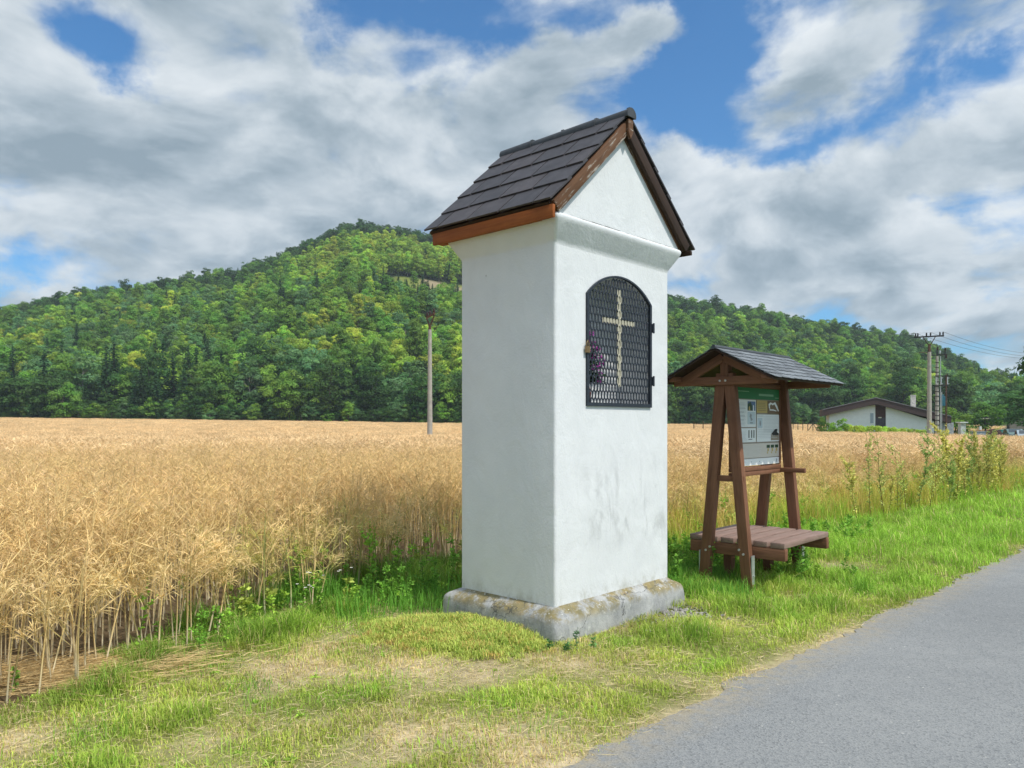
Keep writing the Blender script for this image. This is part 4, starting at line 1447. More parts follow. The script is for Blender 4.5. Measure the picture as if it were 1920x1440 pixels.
def crown_decid(seed, H, Wd, base, shape='round', nb=46, per=72, leaf=.31):
    rg = np.random.default_rng(seed)
    Ps = []; Ns = []; Cs = []
    zc = (H + base) / 2; hz = (H - base) / 2
    k = 0
    while k < nb:
        d = rg.normal(0, 1, 3); d /= np.linalg.norm(d)
        r = rg.uniform(.35, 1) ** .6
        z = d[2] * r
        wz = {'round': 1.0, 'tall': 0.95, 'cone': 1.05 - .55 * (z + 1) / 2, 'flat': 1.0}[shape]
        c = np.array((d[0] * r * Wd / 2 * .80 * wz, d[1] * r * Wd / 2 * .80 * wz, zc + z * hz * .86))
        c += rg.normal(0, .05 * Wd, 3)
        br = Wd * rg.uniform(.11, .2)
        n = int(per * rg.uniform(.7, 1.3))
        q = rg.normal(0, 1, (n, 3)); q /= np.linalg.norm(q, axis=1)[:, None]
        q[:, 2] = np.where(q[:, 2] < -.35, -q[:, 2] * .7, q[:, 2])
        rad = br * rg.uniform(.72, 1.08, n)[:, None]
        Ps.append(c + q * rad * np.array((1, 1, .8))); Ns.append(q + np.array((0, 0, .35)))
        tone = rg.uniform(.72, 1.25)
        cc = np.array((tone * rg.uniform(.9, 1.15), tone, tone * rg.uniform(.8, 1.1)))
        Cs.append(np.repeat((cc * rg.uniform(.9, 1.1, (n, 1))), 4, 0))
        k += 1
    V, Q = leafquads(np.concatenate(Ps), np.concatenate(Ns), leaf, rg)
    return V, Q, np.concatenate(Cs)


def crown_conifer(seed, H, Wd, base, leaf=.42):
    rg = np.random.default_rng(seed)
    Ps = []; Ns = []; C = []
    z = base
    while z < H - .3:
        f = 1 - (z - base) / (H - base)
        L = Wd / 2 * (f ** .8) * rg.uniform(.8, 1.12) + .15
        nb = max(4, int(9 * f + 4))
        a0 = rg.uniform(0, 6.28)
        for i in range(nb):
            a = a0 + 6.283 * i / nb + rg.normal(0, .15)
            l = L * rg.uniform(.7, 1.15)
            m = max(2, int(l / .32))
            s = np.linspace(.12, 1, m)
            x = np.cos(a) * l * s; y = np.sin(a) * l * s; zz = z - .28 * l * s + .12 * l * s ** 2
            Ps.append(np.c_[x, y, zz] + rg.normal(0, .07, (m, 3)))
            Ns.append(np.tile((np.cos(a) * .4, np.sin(a) * .4, .9), (m, 1)))
            t = rg.uniform(.7, 1.25); C.append(np.tile((t, t, t), (m * 4, 1)))
        z += rg.uniform(.42, .62) * (0.6 + .4 * f)
    Ps.append(np.array([(0, 0, H - .1), (0, 0, H + .25)])); Ns.append(np.array([(1, 0, 0.), (0, 1, 0.)])); C.append(np.ones((8, 3)))
    V, Q = leafquads(np.concatenate(Ps), np.concatenate(Ns), leaf, rg, .35)
    return V, Q, np.concatenate(C)


def trunk_mb(H, base, seed, r=.2, limbs=7, wd=6):
    rr = random.Random(seed)
    b = MB()
    pts = []; rad = []
    x = y = 0
    top = base + (H - base) * .72
    for i in range(7):
        f = i / 6
        pts.append((x, y, -.5 + (top + .5) * f)); rad.append(r * (1.2 - .95 * f) if i else r * 1.5)
        x += rr.gauss(0, .08); y += rr.gauss(0, .08)
    b.tube(pts, rad, 7)
    for i in range(limbs):
        f = rr.uniform(.4, .95); z = top * f; a = rr.uniform(0, 6.28); l = wd * rr.uniform(.22, .42)
        k = int(f * 6); p0 = Vector(pts[min(k, 6)]); p0.z = z
        p1 = p0 + Vector((math.cos(a) * l * .6, math.sin(a) * l * .6, l * .45)); p2 = p0 + Vector((math.cos(a) * l, math.sin(a) * l, l * .95))
        b.tube([p0, p1, p2], [r * .5 * (1.1 - f * .6), r * .3 * (1.1 - f * .6), r * .1], 5)
    return b


TREE = {}                       # kind -> list of (crown mesh, trunk mesh, joined mesh)


def make_kind(kind, mat, specs, bark):
    TREE[kind] = []
    for j, (fn, args) in enumerate(specs):
        V, Q, C = fn(*args)
        cr = fastmesh('crown', V, Q, C, LM[mat], do_link=False)
        seed, H, Wd, base = args[:4]
        tb = trunk_mb(H, base, seed, r=.014 * H + .03, limbs=0 if fn is crown_conifer else 7, wd=Wd)
        to = tb.build('trunk', bark, None, smooth=True)
        COL.objects.unlink(to)
        # one joined mesh for the far wood
        me = cr.data.copy(); me.materials.append(bark)
        bm = bmesh.new(); bm.from_mesh(me); n0 = len(bm.faces)
        bm.from_mesh(to.data); bm.faces.ensure_lookup_table()
        for f in bm.faces[n0:]: f.material_index = 1
        bm.to_mesh(me); bm.free()
        TREE[kind].append((cr.data, to.data, me, H))


KINDS = ['dark', 'mid', 'light', 'yellow', 'grey', 'spruce', 'tallbeech']
make_kind('dark', 'dark', [(crown_decid, (1, 14, 9.5, 1.2)), (crown_decid, (2, 16, 8.5, 1.5, 'tall')), (crown_decid, (3, 12, 9, .8))], M_BARK)
make_kind('mid', 'mid', [(crown_decid, (4, 14, 9, 1.5)), (crown_decid, (5, 16, 8, 2, 'cone')), (crown_decid, (6, 12.5, 9.5, 1.2))], M_BARK)
make_kind('light', 'light', [(crown_decid, (7, 13, 8, 1.5)), (crown_decid, (8, 15, 7.5, 2, 'cone')), (crown_decid, (9, 11.5, 8.5, 1.2))], M_BARK)
make_kind('yellow', 'yellow', [(crown_decid, (10, 14, 8.5, 1.5)), (crown_decid, (11, 15, 6.5, 2, 'cone')), (crown_decid, (12, 12, 9, 1.2))], M_BARK)
make_kind('grey', 'blue', [(crown_decid, (13, 14, 9, 1.6)), (crown_decid, (14, 16, 7, 2, 'tall')), (crown_decid, (15, 12, 9, 1.2))], M_BARKP)
make_kind('spruce', 'conifer', [(crown_conifer, (16, 17, 5.6, 1.0)), (crown_conifer, (17, 19, 6, 2.0)), (crown_conifer, (18, 14, 5, .8))], M_BARK)
make_kind('tallbeech', 'dark', [(crown_decid, (19, 18, 7.5, 9.0, 'round', 34)), (crown_decid, (20, 16, 7, 8, 'round', 30)), (crown_decid, (21, 17, 9.5, 9.0, 'flat', 34))], M_BARKP)
LABEL = {
    'dark': 'dark green broad-leaved tree with dense rounded crown in the woodland behind the field',
    'mid': 'mid green broad-leaved tree with rounded crown in the woodland behind the field',
    'light': 'fresh light green tree with loose rounded crown in the woodland behind the field',
    'yellow': 'yellow green tree standing out pale in the woodland behind the field',
    'grey': 'grey green tree with soft leafy crown in the woodland behind the field',
    'spruce': 'dark pointed spruce in the woodland behind the field',
    'tallbeech': 'tall tree with bare pale trunk below a high crown in the woodland behind the field',
}
NAME = {'dark': 'broadleaf_tree', 'mid': 'broadleaf_tree', 'light': 'broadleaf_tree', 'yellow': 'broadleaf_tree', 'grey': 'broadleaf_tree', 'spruce': 'spruce_tree', 'tallbeech': 'beech_tree'}


def plant_tree(kind, j, loc, rz, sc, label=None, group=None):
    cr, tr, me, H = TREE[kind][j]
    root = bpy.data.objects.new(NAME[kind], None)
    COL.objects.link(root)
    root.location = loc; root.rotation_euler = (0, 0, rz); root.scale = (sc[0], sc[0], sc[1])
    tag(root, label or LABEL[kind], 'tree', group or ('%s trees in the woodland' % {'dark': 'dark green', 'mid': 'mid green', 'light': 'light green', 'yellow': 'yellow green', 'grey': 'grey green', 'spruce': 'spruce', 'tallbeech': 'tall bare-trunked'}[kind]))
    for nm, m in (('trunk', tr), ('crown', cr)):
        o = bpy.data.objects.new(nm, m); COL.objects.link(o); o.parent = root
    return root


# -- instancing for what nobody could count
def scatter(name, protos, P, rot, scl, idx, kind='stuff'):
    """ONE object: the prototypes set out on the points by geometry nodes"""
    me = bpy.data.meshes.new(name)
    P = np.asarray(P, np.float32)
    me.vertices.add(len(P)); me.vertices.foreach_set('co', P.ravel())
    a = me.attributes.new('rot', 'FLOAT_VECTOR', 'POINT'); a.data.foreach_set('vector', np.asarray(rot, np.float32).ravel())
    a = me.attributes.new('scl', 'FLOAT_VECTOR', 'POINT'); a.data.foreach_set('vector', np.asarray(scl, np.float32).ravel())
    a = me.attributes.new('idx', 'INT', 'POINT'); a.data.foreach_set('value', np.asarray(idx, np.int32))
    o = bpy.data.objects.new(name, me); COL.objects.link(o)
    tag(o, kind=kind)
    c = bpy.data.collections.new('kinds_of_' + name)
    for i, m in enumerate(protos):
        po = bpy.data.objects.new('%s_kind_%03d' % (name, i), m)
        c.objects.link(po)
    g = bpy.data.node_groups.new(name + '_scatter', 'GeometryNodeTree')
    g.interface.new_socket('Geometry', in_out='INPUT', socket_type='NodeSocketGeometry')
    g.interface.new_socket('Geometry', in_out='OUTPUT', socket_type='NodeSocketGeometry')
    gi = g.nodes.new('NodeGroupInput'); go = g.nodes.new('NodeGroupOutput')
    iop = g.nodes.new('GeometryNodeInstanceOnPoints'); ci = g.nodes.new('GeometryNodeCollectionInfo')
    ci.inputs['Collection'].default_value = c; ci.inputs['Separate Children'].default_value = True; ci.inputs['Reset Children'].default_value = True
    iop.inputs['Pick Instance'].default_value = True

    def attr(nm, ty):
        n = g.nodes.new('GeometryNodeInputNamedAttribute'); n.data_type = ty; n.inputs['Name'].default_value = nm
        return n.outputs['Attribute']
    L = g.links.new
    L(gi.outputs[0], iop.inputs['Points']); L(ci.outputs[0], iop.inputs['Instance'])
    L(attr('idx', 'INT'), iop.inputs['Instance Index'])
    er = g.nodes.new('FunctionNodeEulerToRotation'); L(attr('rot', 'FLOAT_VECTOR'), er.inputs[0]); L(er.outputs[0], iop.inputs['Rotation'])
    L(attr('scl', 'FLOAT_VECTOR'), iop.inputs['Scale'])
    L(iop.outputs[0], go.inputs[0])
    md = o.modifiers.new('scatter', 'NODES'); md.node_group = g
    return o


def build_forest():
    rg = np.random.default_rng(21)
    sp = 4.5
    gx = np.arange(-420, 640, sp); gy = np.arange(120, 560, sp)
    X, Y = np.meshgrid(gx, gy); x = (X + rg.uniform(-.45, .45, X.shape) * sp).ravel(); y = (Y + rg.uniform(-.45, .45, Y.shape) * sp).ravel()
    t, p, d = hill_t(x, y)
    ok = (t > -0.012) & (t < 1.12) & (p > -620) & (p < 2560)
    ok &= ~clearing(x, y) | (rg.random(len(x)) < .06)
    # a skirt of small growth along the edge of the wood
    ne = 900
    pe = rg.uniform(-400, 1990, ne); de = np.interp(pe, _BX, _BY) + rg.uniform(-3, 5, ne)
    x = np.r_[x[ok], (pe - 960) / F * de]; y = np.r_[y[ok], de]
    small = np.r_[np.zeros(ok.sum(), bool), np.ones(ne, bool)]
    t, p, d = hill_t(x, y)
    tr_, s_ = roadts(x, y)
    ok = np.ones(len(x), bool)
    ok &= np.abs(s_ + 1.6) > 6
    x, y, t, p, small = x[ok], y[ok], t[ok], p[ok], small[ok]
    n = len(x)
    z = gz(x, y)
    n1 = fbm(x / 45 + 11, y / 45 + 3, 3); n2 = rg.random(n)
    kind = np.empty(n, int); K = {k: i for i, k in enumerate(KINDS)}
    left = p < 1100
    for i in range(n):
        r = n2[i]; m = n1[i]; tt = t[i]; pp = p[i]
        if left[i]:
            top_con = sstep(tt, .62, .85) * (.70 if pp < 470 else .25)
            if pp > 700 and .34 < tt < .475: top_con = max(top_con, .75)
            lowcon = .45 if (pp < 420 and tt < .08) else .06
            if r < max(top_con, lowcon): k = 'spruce'
            elif pp > 540 and tt > .76: k = 'tallbeech' if rg.random() < .55 else 'dark'
            elif pp > 560 and .475 < tt <= .76: k = 'light' if rg.random() < .6 else 'yellow'  # pale kinds stand in for a sunlit patch between cloud shadows
            elif tt < .05: k = rg.choice(['dark', 'dark', 'mid', 'grey', 'mid', 'dark'])
            elif tt > .62: k = rg.choice(['dark', 'mid', 'dark'])  # besides the real spruces, dark kinds put cloud shadow into crown colour
            else:
                k = rg.choice(['yellow', 'light', 'light', 'mid', 'mid', 'grey', 'light', 'yellow']) if m > .5 else rg.choice(['mid', 'light', 'mid', 'grey', 'grey', 'light', 'mid'])
        else:
            band = .62 - .28 * sstep(pp, 1300, 1800)
            if tt > band: k = 'spruce' if r < .38 else rg.choice(['dark', 'dark', 'mid'])  # spruces, and darker kinds imitating cloud shadow on the upper right slope
            elif tt < .04: k = rg.choice(['dark', 'dark', 'mid', 'grey'])
            else: k = rg.choice(['mid', 'mid', 'grey', 'light', 'dark', 'light', 'yellow' if m > .52 else 'mid'])
        kind[i] = K[k]
    var = rg.integers(0, 3, n)
    sc = rg.uniform(.62, 1.08, n); sz = sc * rg.uniform(.88, 1.15, n)
    up = sstep(t, .02, .18); sc *= 1 - .26 * up; sz *= 1 - .24 * up
    cr_ = t > .78; sc[cr_] = .62 + (sc[cr_] - .62) * .4; sz[cr_] = .66 + (sz[cr_] - .66) * .35
    sm = clearing(x, y) | ((p > 700) & (p < 900) & (t > .34) & (t < .475))
    sc[sm] *= .6; sz[sm] *= .62
    sprc = kind == K['spruce']
    sz[sprc] *= np.where(t[sprc] > .6, .62, .85); sc[sprc] *= np.where(t[sprc] > .6, .95, 1.0)
    sc[small] *= .48; sz[small] *= .42
    kind[small] = rg.choice([K['dark'], K['mid'], K['dark'], K['grey']], small.sum())
    wide = kind != K['spruce']
    sxy = np.where(wide, sc * 1.05, sc)
    dd = np.hypot(x, y)
    vis = ~small & (p > -15) & (p < 1935) & ~((p > 870) & (p < 1248))
    order = np.argsort(np.where(vis, dd - 6 * sz, 1e9))
    lead = np.zeros(n, bool); lead[order[:290]] = True
    rot = np.zeros((n, 3)); rot[:, 2] = rg.uniform(0, 6.28, n); rot[:, 0] = rg.normal(0, .03, n); rot[:, 1] = rg.normal(0, .03, n)
    for i in np.where(lead)[0]:
        plant_tree(KINDS[kind[i]], int(var[i]), (x[i], y[i], z[i] - .15), rot[i, 2], (sxy[i], sz[i]))
    r = ~lead
    protos = [m[2] for k in KINDS for m in TREE[k]]
    scatter('woodland', protos, np.c_[x, y, z - .2][r], rot[r], np.c_[sxy, sxy, sz][r], (kind * 3 + var)[r])


build_forest()
# single trees that stand apart
for (px, d, kind, j, s, sz, lab) in ((1992, 60, 'dark', 0, .62, .70, 'large dark tree at the right edge reaching into the picture above the cars'),
                                     (1936, 118, 'dark', 2, .9, .62, 'rounded dark tree standing behind the parked cars'),
                                     (1893, 132, 'dark', 1, .95, .5, 'dark spreading tree left of the parked cars in front of the shed'),
                                     (1545, 87, 'mid', 2, .17, .22, 'small round shrub-like tree at the left corner of the bungalow'),
                                     (1848, 125, 'mid', 0, .7, .42, 'low green tree at the wood edge above the brown heap'),
                                     (1790, 105, 'mid', 2, .55, .34, 'low bushy tree just right of the transformer pole')):
    q = at(px, d)
    plant_tree(kind, j, (q.x, q.y, q.z - .1), 1.0 + px, (s, sz), lab, 'trees standing apart')

# ================================================================ shrubs, crop, grass
M_CROP = colmat('ripe_rape', 0.7, 0.18, 0.22)
M_GRASS = colmat('grass_blades', 0.6, 0.3, 0.0)
M_WEED = colmat('weed_leaves', 0.6, 0.25, 0.18)


def strips(P0, P1, w, rg, droop=None):
    """thin diamonds from P0 to P1"""
    d = P1 - P0
    s = np.cross(d, rg.normal(0, 1, d.shape)); s /= np.maximum(np.linalg.norm(s, axis=1), 1e-9)[:, None]
    mid = (P0 + P1) / 2 if droop is None else (P0 + P1) / 2 + droop
    w = np.asarray(w).reshape(-1, 1)
    V = np.stack([P0, mid - s * w, P1, mid + s * w], 1).reshape(-1, 3)
    i = np.arange(len(P0)) * 4
    return V, np.c_[i, i + 1, i + 2, i + 3]


def rape_plant(seed, detail=1.0, green=0.0, H=1.15):
    rg = np.random.default_rng(seed)
    V = []; Q = []; C = []; n0 = 0

    def put(v, q, c):
        nonlocal n0
        V.append(v); Q.append(q + n0); C.append(c); n0 += len(v)
    lean = rg.normal(0, .07, 2)
    zs = np.array((0, .3, .6, .85, 1.0)) * H
    cx = lean[0] * (zs / H) ** 1.5 * H; cy = lean[1] * (zs / H) ** 1.5 * H
    rad = np.array((.0075, .0065, .005, .0035, .002)) * rg.uniform(.8, 1.3)
    for i in range(4):
        v = []
        for k in (i, i + 1):
            for a in (0, 2.1, 4.2): v.append((cx[k] + rad[k] * math.cos(a), cy[k] + rad[k] * math.sin(a), zs[k]))
        pale = np.array((.84, .76, .56)); tan = np.array((.80, .59, .27)); gr = np.array((.30, .36, .10))
        tan = tan * (1 - green) + gr * green
        f0 = np.clip((zs[i] / H - .0) / .30, 0, 1); f1 = np.clip((zs[i + 1] / H - .0) / .30, 0, 1)
        c = np.r_[np.tile(pale * (1 - f0) + tan * f0, (3, 1)), np.tile(pale * (1 - f1) + tan * f1, (3, 1))]
        put(np.array(v), np.array([(0, 1, 4, 3), (1, 2, 5, 4), (2, 0, 3, 5)]), c)
    nb = rg.integers(5, 9)
    tips = [(np.array((cx[3], cy[3], zs[3])), np.array((cx[4], cy[4], zs[4] + .04)))]
    for b in range(nb):
        z0 = H * rg.uniform(.38, .8); a = rg.uniform(0, 6.28); L = H * rg.uniform(.25, .42)
        p0 = np.array((np.interp(z0, zs, cx), np.interp(z0, zs, cy), z0))
        up = rg.uniform(.9, 1.6)
        dv = np.array((math.cos(a), math.sin(a), up)); dv /= np.linalg.norm(dv)
        p1 = p0 + dv * L
        p1[2] = min(p1[2], H * rg.uniform(.9, 1.06))
        v, q = strips(p0[None], p1[None], [.0035], rg); put(v, q, np.tile(tan * rg.uniform(.8, 1.1), (4, 1)))
        tips.append((p0 + (p1 - p0) * .3, p1))
    for (a, b) in tips:
        m = int(rg.integers(14, 22) * detail)
        s = rg.uniform(0, 1, m)
        p = a + (b - a) * s[:, None]
        ang = rg.uniform(0, 6.28, m)
        d = (b - a) / np.linalg.norm(b - a)
        out = np.c_[np.cos(ang), np.sin(ang), rg.uniform(-.15, .9, m)] + d * .35
        out /= np.linalg.norm(out, axis=1)[:, None]
        l = rg.uniform(.05, .095, m)[:, None]
        v, q = strips(p, p + out * l, rg.uniform(.0013, .0022, m), rg, np.c_[np.zeros((m, 2)), np.full(m, .004)])
        base = np.array((.86, .61, .285)) * (1 - green) + np.array((.70, .66, .16)) * green
        cc = base * rg.uniform(.62, 1.25, (m, 1)) * np.array((1, rg.uniform(.95, 1.05), rg.uniform(.85, 1.15)))
        put(v, q, np.repeat(cc, 4, 0))
    return np.concatenate(V), np.concatenate(Q), np.concatenate(C)


def edge_plant(seed, green=0.0, H=1.0):
    """a plant at the open edge of the crop: long side branches ending in spidery tufts of pods"""
    rg = np.random.default_rng(seed)
    V = []; Q = []; C = []; n0 = 0
    V0, Q0, C0 = rape_plant(seed + 900, .45, green, H)
    V.append(V0); Q.append(Q0); C.append(C0); n0 = len(V0)
    for b in range(int(rg.integers(5, 9))):
        z0 = H * rg.uniform(.25, .7); a = rg.uniform(0, 6.28); L = H * rg.uniform(.22, .42)
        p0 = np.array((0, 0, z0)); dv = np.array((math.cos(a), math.sin(a), rg.uniform(.5, 1.4))); dv /= np.linalg.norm(dv)
        p1 = p0 + dv * L
        v, q = strips(p0[None], p1[None], [.0032], rg); V.append(v); Q.append(q + n0); n0 += len(v); C.append(np.tile((.78, .60, .26), (4, 1)))
        m = int(rg.integers(16, 30))
        p = p0 + (p1 - p0) * rg.uniform(.72, 1.02, m)[:, None]
        out = rg.normal(0, 1, (m, 3)) + dv * .9; out /= np.linalg.norm(out, axis=1)[:, None]
        v, q = strips(p, p + out * rg.uniform(.06, .105, m)[:, None], rg.uniform(.0022, .0032, m), rg, np.c_[np.zeros((m, 2)), np.full(m, .008)])
        base = np.array((.93, .69, .34)) * (1 - green) + np.array((.80, .78, .22)) * green
        V.append(v); Q.append(q + n0); n0 += len(v); C.append(np.repeat(base * rg.uniform(.7, 1.15, (m, 1)), 4, 0))
    return np.concatenate(V), np.concatenate(Q), np.concatenate(C)


def rape_patch(seed, R_=.8, n=26):
    """tops of many plants seen from afar"""
    rg = np.random.default_rng(seed)
    V = []; Q = []; C = []; n0 = 0
    for k in range(n):
        a = rg.uniform(0, 6.28); r = R_ * math.sqrt(rg.random())
        H = rg.uniform(.95, 1.2)
        m = 42
        ang = rg.uniform(0, 6.28, m)
        p = np.c_[r * math.cos(a) + rg.normal(0, .12, m), r * math.sin(a) + rg.normal(0, .12, m), H - rg.gamma(1.2, .12, m)]
        out = np.c_[np.cos(ang), np.sin(ang), rg.uniform(-.2, 1.1, m)]
        v, q = strips(p, p + out * rg.uniform(.08, .15, (m, 1)), rg.uniform(.004, .008, m), rg)
        V.append(v); Q.append(q + n0); n0 += len(v)
        C.append(np.repeat(np.array((.88, .64, .355)) * rg.uniform(.72, 1.2, (m, 1)), 4, 0))
    # a few stems
    m = 16
    p = np.c_[rg.uniform(-R_, R_, (m, 2)), np.zeros(m)]
    v, q = strips(p, p + np.array((0, 0, 1.0)), np.full(m, .01), rg); V.append(v); Q.append(q + n0); C.append(np.tile((.5, .37, .18), (len(v), 1)))
    return np.concatenate(V), np.concatenate(Q), np.concatenate(C)


def pmesh(name, vqc, mat):
    o = fastmesh(name, *vqc, mat, do_link=False)
    return o.data


def build_crop():
    rg = np.random.default_rng(5)
    protos = [pmesh('rape_plant', rape_plant(100 + i, 1.0, 0.0, H), M_CROP) for i, H in enumerate((1.02, 1.1, 1.16, 1.2, 1.08, .95, 1.14))]
    ng = len(protos)
    protos += [pmesh('rape_plant', rape_plant(150 + i, 1.0, g, .85), M_CROP) for i, g in enumerate((.55, .8, .35))]
    ne0 = len(protos)
    protos += [pmesh('rape_plant', edge_plant(180 + i, g, h), M_CROP) for i, (g, h) in enumerate(((0, .95), (.1, .85), (.45, .8), (0, 1.0), (.75, .72)))]
    # single plants: near belt
    def field_pts(n, x0, x1, y0, y1):
        x = rg.uniform(x0, x1, n); y = rg.uniform(y0, y1, n)
        t, s = roadts(x, y); ht, p, d = hill_t(x, y)
        fs = field_s(t) + .25 * (fbm(t * .9, 0 * t + 7, 3) - .5)
        ok = (s > fs) & (ht < -.01) & (np.abs(x) < .74 * y + 3)
        return x[ok], y[ok], t[ok], s[ok], fs[ok]
    x, y, t, s, fs = field_pts(44 * 50 * 26, -22, 28, 2.5, 28.5)
    dn = np.hypot(x, y)
    keep = rg.random(len(x)) < np.where(dn < 11, 44, np.where(dn < 17, 30, 20)) / 44
    keep &= rg.random(len(x)) < 1 - .9 * sstep(y, 16, 28)
    keep &= ~((np.abs(x - SH_C.x) < 1.6) & (np.abs(y - 7.0) < 1.4))
    x, y, t, s, fs = (k[keep] for k in (x, y, t, s, fs))
    e = s - fs
    n = len(x)
    idx = rg.integers(0, ng, n)
    # greener, shorter plants along the margin beside the shrine and beyond it
    greeny = (e < 1.1 * rg.random(n)) & (t > -.2)
    idx[greeny] = ng + rg.integers(0, 3, greeny.sum())
    eg = (e < .55) & (rg.random(n) < .5) & (y < 16)
    idx[eg] = ne0 + np.where(t[eg] < -.2, rg.choice([0, 1, 3], eg.sum()), rg.integers(0, 5, eg.sum()))
    sz = rg.uniform(.86, 1.12, n) * (.93 + .12 * fbm(x * .5, y * .5, 3)) * np.where(e < .5, .93, 1) * np.where(t > 9, .93, 1.0)
    sx = rg.uniform(.9, 1.15, n)
    rot = np.zeros((n, 3)); rot[:, 2] = rg.uniform(0, 6.28, n)
    tilt = np.where(e < .35, .13, .05)
    rot[:, 0] = rg.normal(0, 1, n) * tilt; rot[:, 1] = rg.normal(0, 1, n) * tilt
    P = np.c_[x, y, gz(x, y) - .01]; scl = np.c_[sx, sx, sz]
    # far belt: patches
    pat = [pmesh('rape_patch', rape_patch(200 + i), M_CROP) for i in range(6)]
    x2 = []; 
    for (y0, y1, dens) in ((14, 50, 1.5), (50, 100, .8), (100, 215, .42)):
        w = .74 * y1 + 6
        a, b, t2, s2, f2 = field_pts(int(dens * 2 * w * (y1 - y0)), -w, w, y0, y1)
        k = ~in_yard(a, b) & (s2 > f2 + .7) & (rg.random(len(a)) < sstep(b, 13, 27))
        x2.append(np.c_[a, b][k])
    q = np.concatenate(x2)
    k = np.full(len(q), 1.0); far = q[:, 1] > 100; k[far] = 1.35
    r2 = np.zeros((len(q), 3)); r2[:, 2] = rg.uniform(0, 6.28, len(q))
    zsc = rg.uniform(.92, 1.06, len(q)) * (.93 + .14 * fbm(q[:, 0] * .12, q[:, 1] * .12, 3))
    P = np.r_[P, np.c_[q, gz(q[:, 0], q[:, 1]) - .02]]
    rot = np.r_[rot, r2]; scl = np.r_[scl, np.c_[k * 1.1, k * 1.1, zsc]]
    idx = np.r_[idx, len(protos) + rg.integers(0, 6, len(q))]
    print('crop instances', len(P))
    scatter('rape_crop', protos + pat, P, rot, scl, idx)


build_crop()


def blades(x, y, z, h, w, lean, col, rg, seg2=True):
    n = len(x)
    a = rg.uniform(0, 6.28, n)
    d = np.c_[np.cos(a), np.sin(a)]
    p = np.c_[-d[:, 1], d[:, 0]]
    B = np.c_[x, y, z]
    tip = B + np.c_[d * (h * lean)[:, None], h * np.sqrt(np.maximum(1 - lean ** 2 * .8, .08))]
    mid = B + np.c_[d * (h * lean * .32)[:, None], h * .62]
    mid[:, 2] = np.minimum(mid[:, 2], B[:, 2] + (tip[:, 2] - B[:, 2]) * .75 + .004)
    pw = np.c_[p * (w / 2)[:, None], np.zeros(n)]
    V = np.stack([B - pw, B + pw, mid - pw * .8, mid + pw * .8, tip], 1).reshape(-1, 3)
    i = np.arange(n) * 5
    T = np.stack([np.c_[i, i + 1, i + 3], np.c_[i, i + 3, i + 2], np.c_[i + 2, i + 3, i + 4]], 1).reshape(-1, 3)
    return V, T, np.repeat(col, 5, 0)


def ts_xy(t, s):
    """inverse of roadts near the straight part and along the curve"""
    cx = np.interp(t, ROADT, ROAD[:, 0]); cy = np.interp(t, ROADT, ROAD[:, 1]); nx = np.interp(t, ROADT, ROADN[:, 0]); ny = np.interp(t, ROADT, ROADN[:, 1])
    return cx + nx * (s + 1.6), cy + ny * (s + 1.6)


def near_shrine(x, y, m=0.1):
    dx = x - SH_C.x; dy = y - SH_C.y
    u = dx * .682 + dy * .731; v = -dx * .731 + dy * .682
    return (u > -m) & (u < W + m) & (v > -m) & (v < D + m)


